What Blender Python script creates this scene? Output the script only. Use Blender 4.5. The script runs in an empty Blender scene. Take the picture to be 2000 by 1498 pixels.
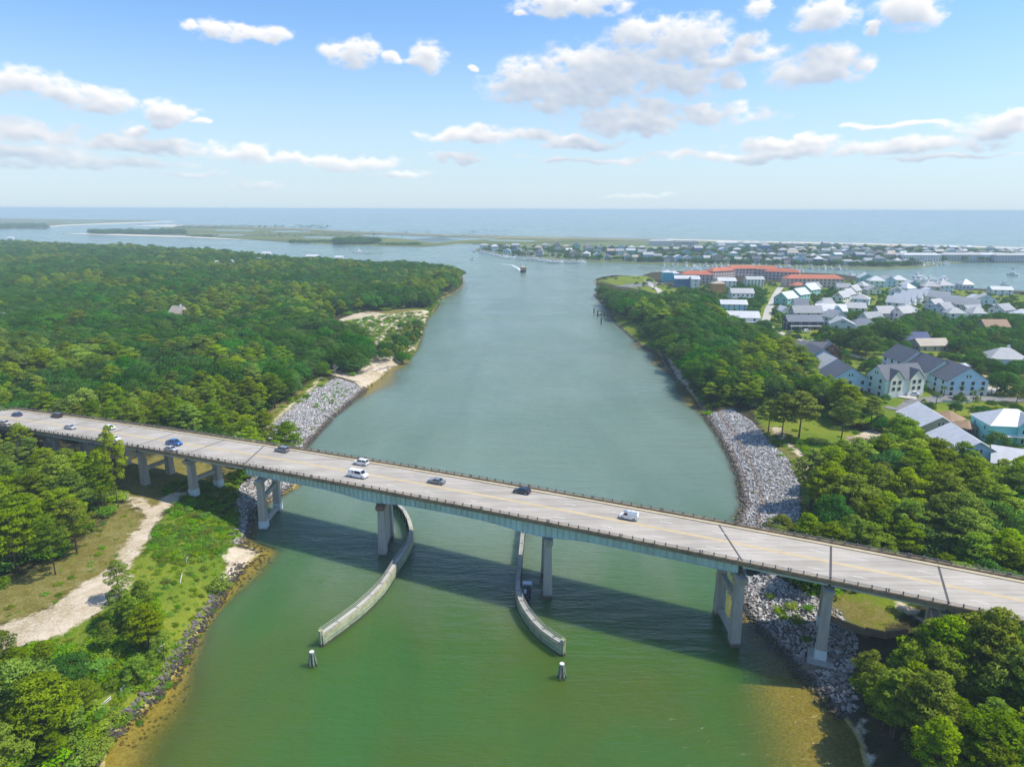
import bpy, bmesh, math, random
import numpy as np
from mathutils import Vector, Matrix, noise as mnoise

random.seed(7); RNG = np.random.default_rng(7)
scene = bpy.context.scene
COL = scene.collection
R = math.radians

# ------------------------------------------------------------------ camera
CAM_H = 92.0; FPX = 1333.0
PITCH = math.atan((749 - 409) / FPX); ROLL = math.atan2(6, 2000)
cf = np.array([0, math.cos(PITCH), -math.sin(PITCH)])
cu0 = np.array([0, math.sin(PITCH), math.cos(PITCH)]); cr0 = np.array([1.0, 0, 0])
cr = math.cos(ROLL) * cr0 + math.sin(ROLL) * cu0
cu = -math.sin(ROLL) * cr0 + math.cos(ROLL) * cu0
cam_d = bpy.data.cameras.new('camera'); cam = bpy.data.objects.new('camera', cam_d); COL.objects.link(cam)
cam_d.sensor_width = 36; cam_d.lens = 36 * FPX / 2000; cam_d.clip_end = 200000; cam_d.clip_start = 1
M = Matrix.Identity(4)
for i in range(3):
    M[i][0] = cr[i]; M[i][1] = cu[i]; M[i][2] = -cf[i]
M[2][3] = CAM_H
cam.matrix_world = M
scene.camera = cam
CP = np.array([0, 0, CAM_H])

def ray(px, py): return cf + (px - 1000) / FPX * cr - (py - 749) / FPX * cu
def G(px, py, z=0.0):
    """survey point: where the sight line of a photo pixel meets the level z"""
    d = ray(px, py); t = (z - CAM_H) / d[2]
    p = CP + t * d
    return Vector((p[0], p[1], z))
def G2(px, py, z=0.0):
    g = G(px, py, z); return (g.x, g.y)

# ------------------------------------------------------------------ light
SUN_DIR = Vector((0.68, 0.0, 1.0)).normalized()
sun_el = math.asin(SUN_DIR.z); sun_az = math.atan2(SUN_DIR.x, SUN_DIR.y)
sd = bpy.data.lights.new('sun', 'SUN'); sun = bpy.data.objects.new('sun', sd); COL.objects.link(sun)
sd.energy = 4.7; sd.angle = R(0.55); sd.color = (1.0, 0.94, 0.84)
sun.rotation_euler = (-SUN_DIR).to_track_quat('-Z', 'Y').to_euler()
sun.location = (0, 0, 400)

scene.view_settings.view_transform = 'Standard'; scene.view_settings.look = 'None'
scene.view_settings.exposure = 0.2; scene.view_settings.gamma = 1.0
scene.cycles.use_denoising = True
scene.cycles.max_bounces = 5; scene.cycles.diffuse_bounces = 3; scene.cycles.glossy_bounces = 2
scene.cycles.transmission_bounces = 3; scene.cycles.transparent_max_bounces = 8; scene.cycles.volume_bounces = 0
scene.cycles.sample_clamp_indirect = 6.0
scene.cycles.use_adaptive_sampling = True; scene.cycles.adaptive_threshold = 0.02
scene.cycles.caustics_reflective = False; scene.cycles.caustics_refractive = False
scene.render.use_persistent_data = False

# ------------------------------------------------------------------ node helpers
class NT:
    def __init__(s, tree):
        s.t = tree; s.n = tree.nodes; s.l = tree.links
    def new(s, typ, **kw):
        n = s.n.new(typ)
        for k, v in kw.items(): setattr(n, k, v)
        return n
    def put(s, sock, v):
        if v is None: return
        if isinstance(v, bpy.types.NodeSocket): s.l.new(v, sock)
        else: sock.default_value = v
    def math(s, op, a, b=None, c=None, clamp=False):
        n = s.new('ShaderNodeMath', operation=op, use_clamp=clamp)
        s.put(n.inputs[0], a); s.put(n.inputs[1], b); s.put(n.inputs[2], c)
        return n.outputs[0]
    def vec(s, op, a, b=None, c=None):
        n = s.new('ShaderNodeVectorMath', operation=op)
        s.put(n.inputs[0], a); s.put(n.inputs[1], b)
        if c is not None: s.put(n.inputs[2], c)
        return n.outputs['Value'] if op in ('LENGTH', 'DOT_PRODUCT', 'DISTANCE') else n.outputs[0]
    def mix(s, f, a, b, typ='MIX'):
        n = s.new('ShaderNodeMix', data_type='RGBA', blend_type=typ)
        s.put(n.inputs['Factor'], f); s.put(n.inputs[6], a); s.put(n.inputs[7], b)
        return n.outputs[2]
    def noise(s, v, scale, detail=3, rough=.55, dist=0.0, dim='3D', out=0):
        n = s.new('ShaderNodeTexNoise', noise_dimensions=dim)
        s.put(n.inputs['Vector'], v); n.inputs['Scale'].default_value = scale
        n.inputs['Detail'].default_value = detail; n.inputs['Roughness'].default_value = rough
        n.inputs['Distortion'].default_value = dist
        return n.outputs[out]
    def ramp(s, f, lo, hi, a=0.0, b=1.0, smooth=True):
        n = s.new('ShaderNodeMapRange', interpolation_type='SMOOTHSTEP' if smooth else 'LINEAR')
        s.put(n.inputs[0], f); s.put(n.inputs[1], lo); s.put(n.inputs[2], hi); s.put(n.inputs[3], a); s.put(n.inputs[4], b)
        return n.outputs[0]
    def attr(s, name, typ='GEOMETRY'):
        n = s.new('ShaderNodeAttribute', attribute_name=name, attribute_type=typ); return n
    def pos(s): return s.new('ShaderNodeNewGeometry').outputs['Position']
    def objco(s): return s.new('ShaderNodeTexCoord').outputs['Object']

def C4(c): return (c[0], c[1], c[2], 1.0)

# ------------------------------------------------------------------ sky
CLOUDS = [(360,53,18,10),(415,60,36,14),(470,70,42,14),(525,70,28,15),(685,103,44,24),(770,113,20,12),(845,112,28,23),(815,120,22,8),(930,130,8,7),
 (35,165,60,26),(140,185,75,27),(205,206,50,18),(335,225,42,17),(392,238,15,5),(65,262,85,22),(262,257,28,13),(240,281,75,14),(340,288,70,15),
 (465,303,62,20),(560,307,60,13),(680,319,95,13),(800,341,48,7),(65,303,110,16),(230,322,110,13),(25,323,42,9),(370,346,45,6),(510,363,45,8),
 (1115,8,92,20),(1025,30,10,8),(1048,162,78,36),(1185,152,135,48),(1310,156,92,34),(1110,188,120,24),(1422,158,24,16),(1240,234,112,28),
 (1400,226,98,22),(1245,70,46,30),(1340,86,75,36),(1460,78,35,16),(1462,107,54,22),(1400,120,50,10),(1600,137,86,30),(1640,106,34,18),
 (1675,130,36,13),(1475,20,26,15),(1615,33,44,26),(1705,58,16,9),(1770,25,50,28),(1540,281,92,14),(1750,249,95,6),(1960,247,75,22),
 (1790,287,135,14),(1500,303,175,12),(1990,221,26,16),(1850,309,120,4),(1030,264,72,12),(930,264,95,12),(1125,281,80,11),(900,305,48,12),
 (1150,312,100,6),(1250,380,60,4)]
world = bpy.data.worlds.new('World'); scene.world = world; world.use_nodes = True
w = NT(world.node_tree); w.n.clear()
wout = w.new('ShaderNodeOutputWorld'); bg = w.new('ShaderNodeBackground'); w.l.new(bg.outputs[0], wout.inputs[0])
sky = w.new('ShaderNodeTexSky', sky_type='NISHITA', sun_disc=False, sun_elevation=sun_el, sun_rotation=sun_az,
            altitude=0, air_density=1.15, dust_density=0.6, ozone_density=2.2)
tc = w.new('ShaderNodeTexCoord').outputs['Generated']
sx = w.new('ShaderNodeSeparateXYZ'); w.l.new(tc, sx.inputs[0])
az = w.math('ARCTAN2', sx.outputs[0], sx.outputs[1]); el = w.math('ARCSINE', sx.outputs[2])
# cloud cover as a function of direction (azimuth, elevation), computed here by code
def fbm2(x, y, sc, oct=4, seed=0.0, gain=.5):
    """value noise on arrays"""
    r = np.zeros_like(x); a = .5
    for o in range(oct):
        xi = x * sc + seed + o * 17.3; yi = y * sc - seed * .7 + o * 9.1
        x0 = np.floor(xi); y0 = np.floor(yi); fx = xi - x0; fy = yi - y0
        fx = fx * fx * (3 - 2 * fx); fy = fy * fy * (3 - 2 * fy)
        h = lambda i, j: np.modf(np.abs(np.sin(i * 127.1 + j * 311.7) * 43758.5453))[0]
        r += a * ((h(x0, y0) * (1 - fx) + h(x0 + 1, y0) * fx) * (1 - fy) + (h(x0, y0 + 1) * (1 - fx) + h(x0 + 1, y0 + 1) * fx) * fy)
        a *= gain; sc *= 2
    return r
def fbm_grid(xv, yv, sc, oct=4, seed=0, gain=.5):
    """value noise on a tensor grid, by products of interpolation matrices"""
    r = np.zeros((len(yv), len(xv)), np.float32); a = .5; g = np.random.default_rng(seed)
    def ax_(v):
        v = v - v.min(); i = np.floor(v).astype(int); f = v - i; return i, (f * f * (3 - 2 * f)).astype(np.float32)
    for o in range(oct):
        (ix, fx), (iy, fy) = ax_(xv * sc + o * .37), ax_(yv * sc + o * .61)
        t = g.random((iy.max() + 2, ix.max() + 2), np.float32)
        q = t[iy] * (1 - fy)[:, None] + t[iy + 1] * fy[:, None]
        r += a * (q[:, ix] * (1 - fx) + q[:, ix + 1] * fx)
        a *= gain; sc *= 2
    return r
SKY_A, SKY_E, SKY_W, SKY_H = 1.6, .6, 2048, 768
def blur(a, k):
    for ax in (0, 1):
        c = np.cumsum(np.pad(a, [(k + 1, k) if i == ax else (0, 0) for i in (0, 1)], mode='edge'), axis=ax)
        n_ = a.shape[ax]
        a = (np.take(c, range(2 * k + 1, 2 * k + 1 + n_), ax) - np.take(c, range(0, n_), ax)) / (2 * k + 1)
    return a
def cloud_map():
    av = (np.arange(SKY_W) + .5) / SKY_W * SKY_A - SKY_A / 2; ev = (np.arange(SKY_H) + .5) / SKY_H * SKY_E
    A, E_ = np.meshgrid(av.astype(np.float32), ev.astype(np.float32)); e2 = ev * 1.6
    wx = fbm_grid(av, e2, 26, 5, 1) - .48; wy = fbm_grid(av, e2, 26, 5, 2) - .48
    A2 = A + wx * .040; E2 = E_ + wy * .022
    best = np.full(A.shape, 9.0, np.float32)
    for (cx, cy, rx, ry) in CLOUDS:
        d = ray(cx, cy); d = d / np.linalg.norm(d)
        a0 = math.atan2(d[0], d[1]); e0 = math.asin(d[2]); c_ = 1 / math.sqrt(1 + ((cx - 1000) / FPX) ** 2)
        da = (A2 - a0) * (FPX / (rx * 1.32) / c_); de = (E2 - e0) * (FPX / (ry * 1.30) / c_)
        de = np.where(de < 0, de * 1.2, de)
        best = np.minimum(best, np.sqrt(da * da + de * de))
    gen = (fbm_grid(av, ev * 1.8, 6, 4, 3) - .56) * 9
    off = smooth_np((E_ - .36) / .12) * (1 - smooth_np((E_ - .48) / .1))
    gen = np.where(off > .01, gen * off + (off - 1) * 3, -9)
    f = np.maximum(1 - best, gen)
    bl = 1 - np.abs(2 * fbm_grid(av, e2, 42, 5, 4, .5) - 1) * 1.4
    fb = fbm_grid(av, e2, 60, 5, 5, .58) - .49
    core = np.clip(f + .45, 0, 1)                                     # no loose noise far from a cloud
    f = f + ((bl - .62) * .55 + fb * 1.15) * core
    dens = smooth_np((f + .03) / .72)
    thick = blur(np.clip(f + .05, 0, 1.4), 3)
    occ = np.zeros_like(dens)                                         # cloud met on the way up to the sun
    for k in range(1, 24):
        dx = int(round(k * .9)); dy = int(round(k * 2.4))
        sh = np.zeros_like(thick); sh[:SKY_H - dy, :SKY_W - dx] = thick[dy:, dx:]; occ += sh
    lit = np.exp(-occ * .135)
    t2 = blur(thick, 2)
    gx = np.gradient(t2, axis=1); gy = np.gradient(t2, axis=0)
    lit = np.clip(lit * .92 + .10 - (gx * .5 + gy * 1.0) * 1.6, 0, 1)
    return dens, blur(lit, 1)
def smooth_np(x): x = np.clip(x, 0, 1); return x * x * (3 - 2 * x)
cd_, cl_ = cloud_map()
buf = np.zeros((SKY_H, SKY_W, 4), np.float32); buf[..., 0] = cd_; buf[..., 1] = cl_; buf[..., 3] = 1
img = bpy.data.images.new('cloud_cover', SKY_W, SKY_H, alpha=False, float_buffer=False)
img.colorspace_settings.name = 'Non-Color'
img.pixels.foreach_set(buf.ravel()); img.update(); img.pack()
cb = w.new('ShaderNodeCombineXYZ')
w.l.new(w.math('MULTIPLY_ADD', az, 1 / SKY_A, .5), cb.inputs[0]); w.l.new(w.math('MULTIPLY', el, 1 / SKY_E), cb.inputs[1])
it = w.new('ShaderNodeTexImage', image=img, extension='MIRROR', interpolation='Cubic'); w.l.new(cb.outputs[0], it.inputs[0])
ci = w.new('ShaderNodeSeparateColor'); w.l.new(it.outputs[0], ci.inputs[0])
dens = w.math('MULTIPLY', ci.outputs[0], w.math('MULTIPLY', w.ramp(el, .01, .085, .3, 1.0), w.ramp(el, .52, .59, 1.0, 0.0)))
shade = w.math('SUBTRACT', 1.0, ci.outputs[1])
K = 8.7
wht = (K * 1.0, K * .985, K * .97, 1); gry = (K * .46, K * .55, K * .68, 1)
ccol = w.mix(shade, wht, gry)
skyc = w.mix(1.0, sky.outputs[0], (.93, 1.19, 1.50, 1), 'MULTIPLY')
# thin whitish air low over the horizon
hz = w.ramp(el, -.02, .26, .80, 0.0)
skyc = w.mix(hz, skyc, (K * .62, K * .755, K * .86, 1))
w.l.new(w.mix(dens, skyc, ccol), bg.inputs[0])
bg.inputs[1].default_value = 0.112
world.cycles.sampling_method = 'MANUAL'; world.cycles.sample_map_resolution = 256

# ------------------------------------------------------------------ object helpers
def link(o, parent=None):
    COL.objects.link(o)
    if parent is not None: o.parent = parent
    return o
def tag(o, label=None, cat=None, group=None, kind=None):
    if label: o['label'] = label
    if cat: o['category'] = cat
    if group: o['group'] = group
    if kind: o['kind'] = kind
    return o
def empty(name, loc=(0, 0, 0), rz=0.0, label=None, cat=None, group=None, kind=None):
    o = bpy.data.objects.new(name, None); o.empty_display_size = .5
    o.location = loc; o.rotation_euler = (0, 0, rz); COL.objects.link(o)
    return tag(o, label, cat, group, kind)
def np_mesh(name, V, F, smooth=False, mats=(), mi=None):
    """V (n,3), F (m,k) array of one face size, or list of faces"""
    me = bpy.data.meshes.new(name)
    V = np.asarray(V, np.float32)
    if isinstance(F, np.ndarray):
        m, k = F.shape
        me.vertices.add(len(V)); me.vertices.foreach_set('co', V.ravel())
        me.loops.add(m * k); me.loops.foreach_set('vertex_index', F.astype(np.int32).ravel())
        me.polygons.add(m); me.polygons.foreach_set('loop_start', np.arange(0, m * k, k, dtype=np.int32))
        me.update(calc_edges=True)
    else:
        me.from_pydata([tuple(v) for v in V], [], F)
    for m_ in mats: me.materials.append(m_)
    if mi is not None: me.polygons.foreach_set('material_index', np.asarray(mi, np.int32))
    me.polygons.foreach_set('use_smooth', np.full(len(me.polygons), smooth))
    me.update()
    return me
class MB:
    def __init__(s): s.v = []; s.f = []; s.m = []
    def face(s, pts, m=0):
        n = len(s.v); s.v += [tuple(p) for p in pts]; s.f.append(tuple(range(n, n + len(pts)))); s.m.append(m)
    def hexa(s, p, m=0):
        """8 points: bottom 4 ccw, top 4 ccw"""
        n = len(s.v); s.v += [tuple(q) for q in p]
        for f in ((0,3,2,1),(4,5,6,7),(0,1,5,4),(1,2,6,5),(2,3,7,6),(3,0,4,7)):
            s.f.append(tuple(n + i for i in f)); s.m.append(m)
    def box(s, c, d, rz=0.0, m=0, top=1.0):
        x, y, z = d[0] / 2, d[1] / 2, d[2] / 2; ca, sa = math.cos(rz), math.sin(rz); P = []
        for zz, k in ((-z, 1.0), (z, top)):
            for xx, yy in ((-x, -y), (x, -y), (x, y), (-x, y)):
                xx *= k; yy *= k
                P.append((c[0] + xx * ca - yy * sa, c[1] + xx * sa + yy * ca, c[2] + zz))
        s.hexa(P, m)
    def tube(s, pts, r, n=6, m=0, cap=True):
        pts = [Vector(p) for p in pts]; rr = r if isinstance(r, (list, tuple)) else [r] * len(pts)
        b = len(s.v)
        for i, p in enumerate(pts):
            t = (pts[min(i + 1, len(pts) - 1)] - pts[max(i - 1, 0)])
            if t.length < 1e-6: t = Vector((0, 0, 1))
            t.normalize()
            a = t.cross(Vector((0, 0, 1)) if abs(t.z) < .9 else Vector((1, 0, 0))).normalized(); c = t.cross(a)
            for k in range(n):
                an = 2 * math.pi * k / n
                s.v.append(tuple(p + (a * math.cos(an) + c * math.sin(an)) * rr[i]))
        for i in range(len(pts) - 1):
            for k in range(n):
                s.f.append((b + i*n + k, b + i*n + (k+1) % n, b + (i+1)*n + (k+1) % n, b + (i+1)*n + k)); s.m.append(m)
        if cap:
            s.f.append(tuple(b + k for k in range(n))); s.m.append(m)
            e = b + (len(pts) - 1) * n
            s.f.append(tuple(e + n - 1 - k for k in range(n))); s.m.append(m)
    def mesh(s, name, mats, smooth=False, fix=True):
        me = bpy.data.meshes.new(name); me.from_pydata(s.v, [], s.f)
        for m_ in (mats if isinstance(mats, (list, tuple)) else [mats]): me.materials.append(m_)
        me.polygons.foreach_set('material_index', s.m)
        me.polygons.foreach_set('use_smooth', [smooth] * len(s.f))
        if fix:
            bm = bmesh.new(); bm.from_mesh(me); bmesh.ops.recalc_face_normals(bm, faces=bm.faces); bm.to_mesh(me); bm.free()
        me.update(); return me
    def build(s, name, mats, parent=None, smooth=False, loc=None, rz=None):
        o = bpy.data.objects.new(name, s.mesh(name, mats, smooth)); link(o, parent)
        if loc is not None: o.location = loc
        if rz is not None: o.rotation_euler = (0, 0, rz)
        return o
def copy_tree(o, parent=None):
    c = o.copy(); COL.objects.link(c); c.parent = parent
    for ch in list(o.children): copy_tree(ch, c)
    return c

# ------------------------------------------------------------------ materials
MATS = {}
def mat(name, col, rough=.7, var=.18, scale=1.5, spec=.3, metal=0.0, bump=0.0, bscale=None, tint=None, coat=0.0, objvar=0.0, streak=False):
    if name in MATS: return MATS[name]
    m = bpy.data.materials.new(name); m.use_nodes = True; n = NT(m.node_tree)
    b = n.n['Principled BSDF']; b.inputs['Roughness'].default_value = rough
    b.inputs['Specular IOR Level'].default_value = spec; b.inputs['Metallic'].default_value = metal
    b.inputs['Coat Weight'].default_value = coat
    p = n.objco()
    if streak: p = n.vec('MULTIPLY', p, (1.0, 1.0, .18))
    f = n.noise(p, scale, 5, .6)
    f2 = n.noise(p, scale * .17, 3, .5)
    fac = n.math('ADD', n.math('MULTIPLY', f, .6), n.math('MULTIPLY', f2, .4))
    lo = tuple(c * (1 - var) for c in col); hi = tuple(min(1, c * (1 + var)) for c in col)
    if tint: lo = tuple(c * t for c, t in zip(lo, tint))
    c = n.mix(n.ramp(fac, .3, .7), C4(lo), C4(hi))
    if objvar:
        oi = n.new('ShaderNodeObjectInfo')
        c = n.mix(1.0, c, n.mix(oi.outputs['Random'], C4((1 - objvar,) * 3), C4((1 + objvar,) * 3)), 'MULTIPLY')
    n.put(b.inputs['Base Color'], c)
    if bump:
        bp = n.new('ShaderNodeBump'); bp.inputs['Strength'].default_value = bump
        n.put(bp.inputs['Height'], n.noise(p, bscale or scale * 4, 4, .6)); n.put(b.inputs['Normal'], bp.outputs[0])
    MATS[name] = m; return m

def attr_f(me, name, arr):
    a = me.attributes.new(name, 'FLOAT', 'POINT'); a.data.foreach_set('value', np.asarray(arr, np.float32))
def poly_sd(x, y, P):
    """signed distance, positive inside"""
    P = np.asarray(P, float); n = len(P)
    d = np.full(x.shape, 1e18); ins = np.zeros(x.shape, bool)
    for i in range(n):
        a = P[i]; b = P[(i + 1) % n]; e = b - a
        wx = x - a[0]; wy = y - a[1]
        t = np.clip((wx * e[0] + wy * e[1]) / max(e @ e, 1e-9), 0, 1)
        d = np.minimum(d, (wx - e[0] * t) ** 2 + (wy - e[1] * t) ** 2)
        c = ((a[1] > y) != (b[1] > y)) & (x < (b[0] - a[0]) * (y - a[1]) / (b[1] - a[1] + 1e-12) + a[0])
        ins ^= c
    d = np.sqrt(d); return np.where(ins, d, -d)
def line_d(x, y, P):
    P = np.asarray(P, float); d = np.full(x.shape, 1e18)
    for i in range(len(P) - 1):
        a = P[i]; e = P[i + 1] - a; wx = x - a[0]; wy = y - a[1]
        t = np.clip((wx * e[0] + wy * e[1]) / max(e @ e, 1e-9), 0, 1)
        d = np.minimum(d, (wx - e[0] * t) ** 2 + (wy - e[1] * t) ** 2)
    return np.sqrt(d)
def px_poly(pts, z=0.0): return [G2(a, b, z) for a, b in pts]
def smooth01(x): x = np.clip(x, 0, 1); return x * x * (3 - 2 * x)
# ------------------------------------------------------------------ bridge line (used by terrain and planting too)
BTH = R(24.75); BD = 146.0
bt = np.array([math.cos(BTH), -math.sin(BTH)]); bn = np.array([math.sin(BTH), math.cos(BTH)])
def deck_z(s): return 20.44 - 0.0047 * s - 9.64e-5 * s * s
def BP(s, n, z):
    p = bn * (BD + n) + bt * s
    return Vector((p[0], p[1], z))
def to_sn(x, y): return x * bt[0] + y * bt[1], x * bn[0] + y * bn[1] - BD

# ------------------------------------------------------------------ shore lines (surveyed from the photograph)
LEFT_NEAR = [(200,1498),(212,1445),(245,1415),(290,1375),(330,1330),(365,1270),(395,1220),(420,1185),(440,1150),(455,1130),(480,1104),(508,1080),
 (472,1062),(488,1040),(497,1000),(530,975),(575,952),(600,868),(650,815),(690,780),(715,757),(738,742),(762,720),(792,705),(812,682),(822,655),
 (832,625),(850,602),(860,583),(888,572),(905,556),(906,541)]
LEFT_FAR = [(897,526),(850,515),(780,511),(700,509),(600,506),(520,501),(470,493),(400,488),(300,483),(200,479),(100,475),(0,472),(-300,470)]
LEFT = [(-900,40),(-72,40)] + px_poly(LEFT_NEAR) + px_poly(LEFT_FAR, 14) + [(-2600,1700),(-2600,40)]
RIGHT_NEAR = [(1692,1498),(1676,1440),(1645,1395),(1610,1360),(1575,1322),(1540,1282),(1500,1242),(1465,1202),(1448,1170),(1443,1125),(1442,1010),
 (1452,990),(1442,930),(1420,880),(1395,840),(1370,800),(1362,785),(1340,757),(1318,738),(1298,715),(1288,690),(1250,672),(1225,650),(1195,620),
 (1180,595),(1165,580),(1160,576),(1180,568),(1176,560),(1163,556),(1163,545)]
RIGHT_FAR = [(1182,541),(1245,544),(1260,536),(1285,530),(1330,531),(1400,528),(1550,534),(1640,540),(1700,546),(1770,553),(1840,561),(1900,567),(2000,574),(2350,598)]
RIGHT = [(60,40)] + px_poly(RIGHT_NEAR) + px_poly(RIGHT_FAR) + [(1000,300),(900,40)]
LEFT_NEAR_W = px_poly(LEFT_NEAR); RIGHT_NEAR_W = px_poly(RIGHT_NEAR)

def axis(lo, hi, c0, c1, fine, grow, mx):
    a = [c0]
    while a[-1] < c1: a.append(a[-1] + fine)
    st = fine
    while a[-1] < hi: st = min(st * grow, mx); a.append(a[-1] + st)
    st = fine; b = [c0]
    while b[-1] > lo: st = min(st * grow, mx); b.append(b[-1] - st)
    return np.array(b[:0:-1] + a)

RIP = {'L1': ([(507,860),(600,869),(650,816),(700,771),(716,757),(692,748),(655,741),(612,765),(560,812),(520,846)], 2.5),
       'L2': ([(456,1062),(489,1046),(497,1000),(535,975),(577,953),(560,925),(505,935),(470,955),(458,1000)], 1.5),
       'R1': ([(1369,800),(1395,841),(1420,881),(1441,930),(1451,990),(1436,1020),(1470,1060),(1562,1062),(1562,960),(1540,910),(1503,870),(1472,832),(1430,800)], 3.0),
       'R2': ([(1444,1122),(1448,1170),(1500,1242),(1575,1322),(1640,1390),(1676,1378),(1662,1330),(1675,1262),(1640,1212),(1600,1186),(1560,1165),(1500,1118)], 2.0)}
RIP_W = {k: px_poly(p, z) for k, (p, z) in RIP.items()}
LAWN = [[(330,1000),(450,1012),(462,1060),(442,1075),(440,1110),(430,1160),(390,1215),(340,1318),(260,1395),(200,1400),(60,1340),(-100,1330),(-100,1290),(40,1262),(140,1217),(212,1160),(262,1090),(295,1030)],
        [(1470,800),(1560,795),(1700,860),(1720,905),(1590,960),(1568,1030),(1562,960),(1540,905),(1500,868)],
        [(1610,1120),(1800,1180),(1720,1236),(1620,1203),(1600,1180)],
        [(420,875),(500,860),(655,745),(620,732),(560,788),(490,850)],
        [(1160,545),(1260,540),(1300,560),(1500,556),(1640,548),(2000,580),(2300,620),(2300,960),(2000,960),(1900,930),(1800,870),(1720,850),(1650,795),(1550,715),(1490,668),(1415,652),(1385,615),(1290,580)],
        [(1195,600),(1260,640),(1300,690),(1260,672),(1200,618)],
        [(690,612),(830,600),(850,604),(838,625),(800,605),(700,630)]]
DRY = [[(225,985),(310,1008),(270,1090),(190,1150),(60,1215),(-100,1250),(-100,1190),(120,1090),(190,1030)],
       [(200,905),(340,885),(450,918),(440,965),(330,1000),(250,990)],
       [(430,872),(500,858),(560,790),(600,760),(580,760),(500,830)],
       [(1600,1150),(1640,1210),(1720,1240),(1750,1200)],
       [(1480,830),(1540,900),(1560,950),(1590,900),(1540,850)],
       [(700,608),(850,602),(830,640),(780,640),(720,620)],
       [(1780,600),(1990,800),(2000,700),(1900,640)]]
SAND = [[(645,634),(690,618),(720,612),(760,618),(800,612),(838,605),(836,628),(822,655),(812,675),(790,690),(765,672),(735,680),(722,655),(690,645)],
        [(690,740),(722,702),(745,694),(775,700),(792,705),(762,722),(738,744),(715,758),(700,750)],
        [(614,726),(640,722),(690,735),(700,748),(670,742)],
        [(441,1072),(472,1060),(512,1082),(480,1106),(452,1138),(436,1140),(444,1105)],
        [(203,1450),(240,1412),(250,1396),(218,1398),(190,1480),(196,1510)],
        [(417,1180),(440,1155),(432,1150),(412,1168)],
        [(1620,1395),(1650,1400),(1690,1498),(1705,1498),(1680,1400)],
        [(1545,1050),(1590,1055),(1590,1030),(1560,1035)],
        [(1700,640),(1720,625),(1760,640),(1730,655)], [(1860,730),(1960,750),(1975,780),(1900,760)],
        [(1280,672),(1300,690),(1330,745),(1372,800),(1380,800),(1345,745),(1312,700)],
        [(1640,880),(1700,850),(1760,890),(1740,930),(1690,905)]]
PATHS = [([(345,975),(305,1010),(278,1060),(240,1118),(205,1160)], 2.4, 2.5), ([(205,1160),(150,1205),(70,1242),(-60,1275),(-200,1290)], 6.0, 2.5),
         ([(385,955),(340,990),(305,1012)], 1.1, 2.5), ([(225,975),(265,985),(300,1010)], 1.6, 2.5),
         ([(1515,838),(1530,862),(1560,885),(1580,915),(1590,940)], 1.3, 5), ([(1765,1180),(1800,1205),(1850,1240)], 1.3, 5),
         ([(495,862),(560,800),(600,768),(625,735)], 1.0, 4)]
ROADS_PX = [([(1492,640),(1500,610),(1510,585),(1525,562)], 6.5), ([(1490,632),(1530,652),(1600,680),(1680,702),(1740,715),(1800,735)], 5.0),
            ([(1780,785),(1850,775),(1920,778),(2010,782),(2150,790)], 8.0), ([(1780,785),(1760,800),(1730,795)], 6.0),
            ([(1925,770),(1960,750),(1990,752),(2100,770)], 5.0)]

def land_height(x, y, sdv, hmax, bank):
    n = fbm2(x, y, .02, 4, 3.0) - .47
    n2 = fbm2(x, y, .12, 3, 8.0) - .44
    hi = hmax * (1 - np.exp(-np.maximum(sdv, 0) / bank)) + smooth01(sdv / 25) * n * 4.0 + smooth01(sdv / 6) * n2 * .7
    return np.where(sdv > 0, hi, np.maximum(sdv * .22, -7.0))

LANDS = {}
def terrain(name, poly, xa, ya, hmax, bank):
    X, Y = np.meshgrid(xa, ya); x = X.ravel(); y = Y.ravel()
    sdv = poly_sd(x, y, poly)
    h = land_height(x, y, sdv, hmax, bank)
    nx, ny = len(xa), len(ya)
    keep = (sdv > -32).reshape(ny, nx)
    idx = np.arange(nx * ny).reshape(ny, nx)
    kc = keep[:-1, :-1] | keep[1:, :-1] | keep[:-1, 1:] | keep[1:, 1:]
    F = np.stack([idx[:-1, :-1], idx[:-1, 1:], idx[1:, 1:], idx[1:, :-1]], -1)[kc]
    LANDS[name + str(len(LANDS))] = (xa, ya, h.reshape(ny, nx))
    used = np.zeros(nx * ny, bool); used[F.ravel()] = True
    rm = np.cumsum(used) - 1
    V = np.stack([x, y, h], -1)[used]; F = rm[F]
    x, y, sdv = x[used], y[used], sdv[used]
    me = np_mesh(name, V, F, True)
    lawn = np.full(x.shape, -9.0); dry = lawn.copy(); sand = lawn.copy(); rip = lawn.copy()
    for p in LAWN: lawn = np.maximum(lawn, poly_sd(x, y, px_poly(p, 4)))
    for p in DRY: dry = np.maximum(dry, poly_sd(x, y, px_poly(p, 4)))
    for p in SAND: sand = np.maximum(sand, poly_sd(x, y, px_poly(p, 2)))
    for p, wd, z in PATHS: sand = np.maximum(sand, wd - line_d(x, y, px_poly(p, z)))
    for p in RIP_W.values(): rip = np.maximum(rip, poly_sd(x, y, p))
    attr_f(me, 'lawn', np.clip(lawn / 8 + .5, 0, 1)); attr_f(me, 'dry', np.clip(dry / 10 + .5, 0, 1))
    attr_f(me, 'sand', np.clip(sand / 4 + .5, 0, 1)); attr_f(me, 'rip', np.clip(rip / 3 + .5, 0, 1))
    o = bpy.data.objects.new(name, me); link(o); tag(o, kind='structure')
    return o
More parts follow.
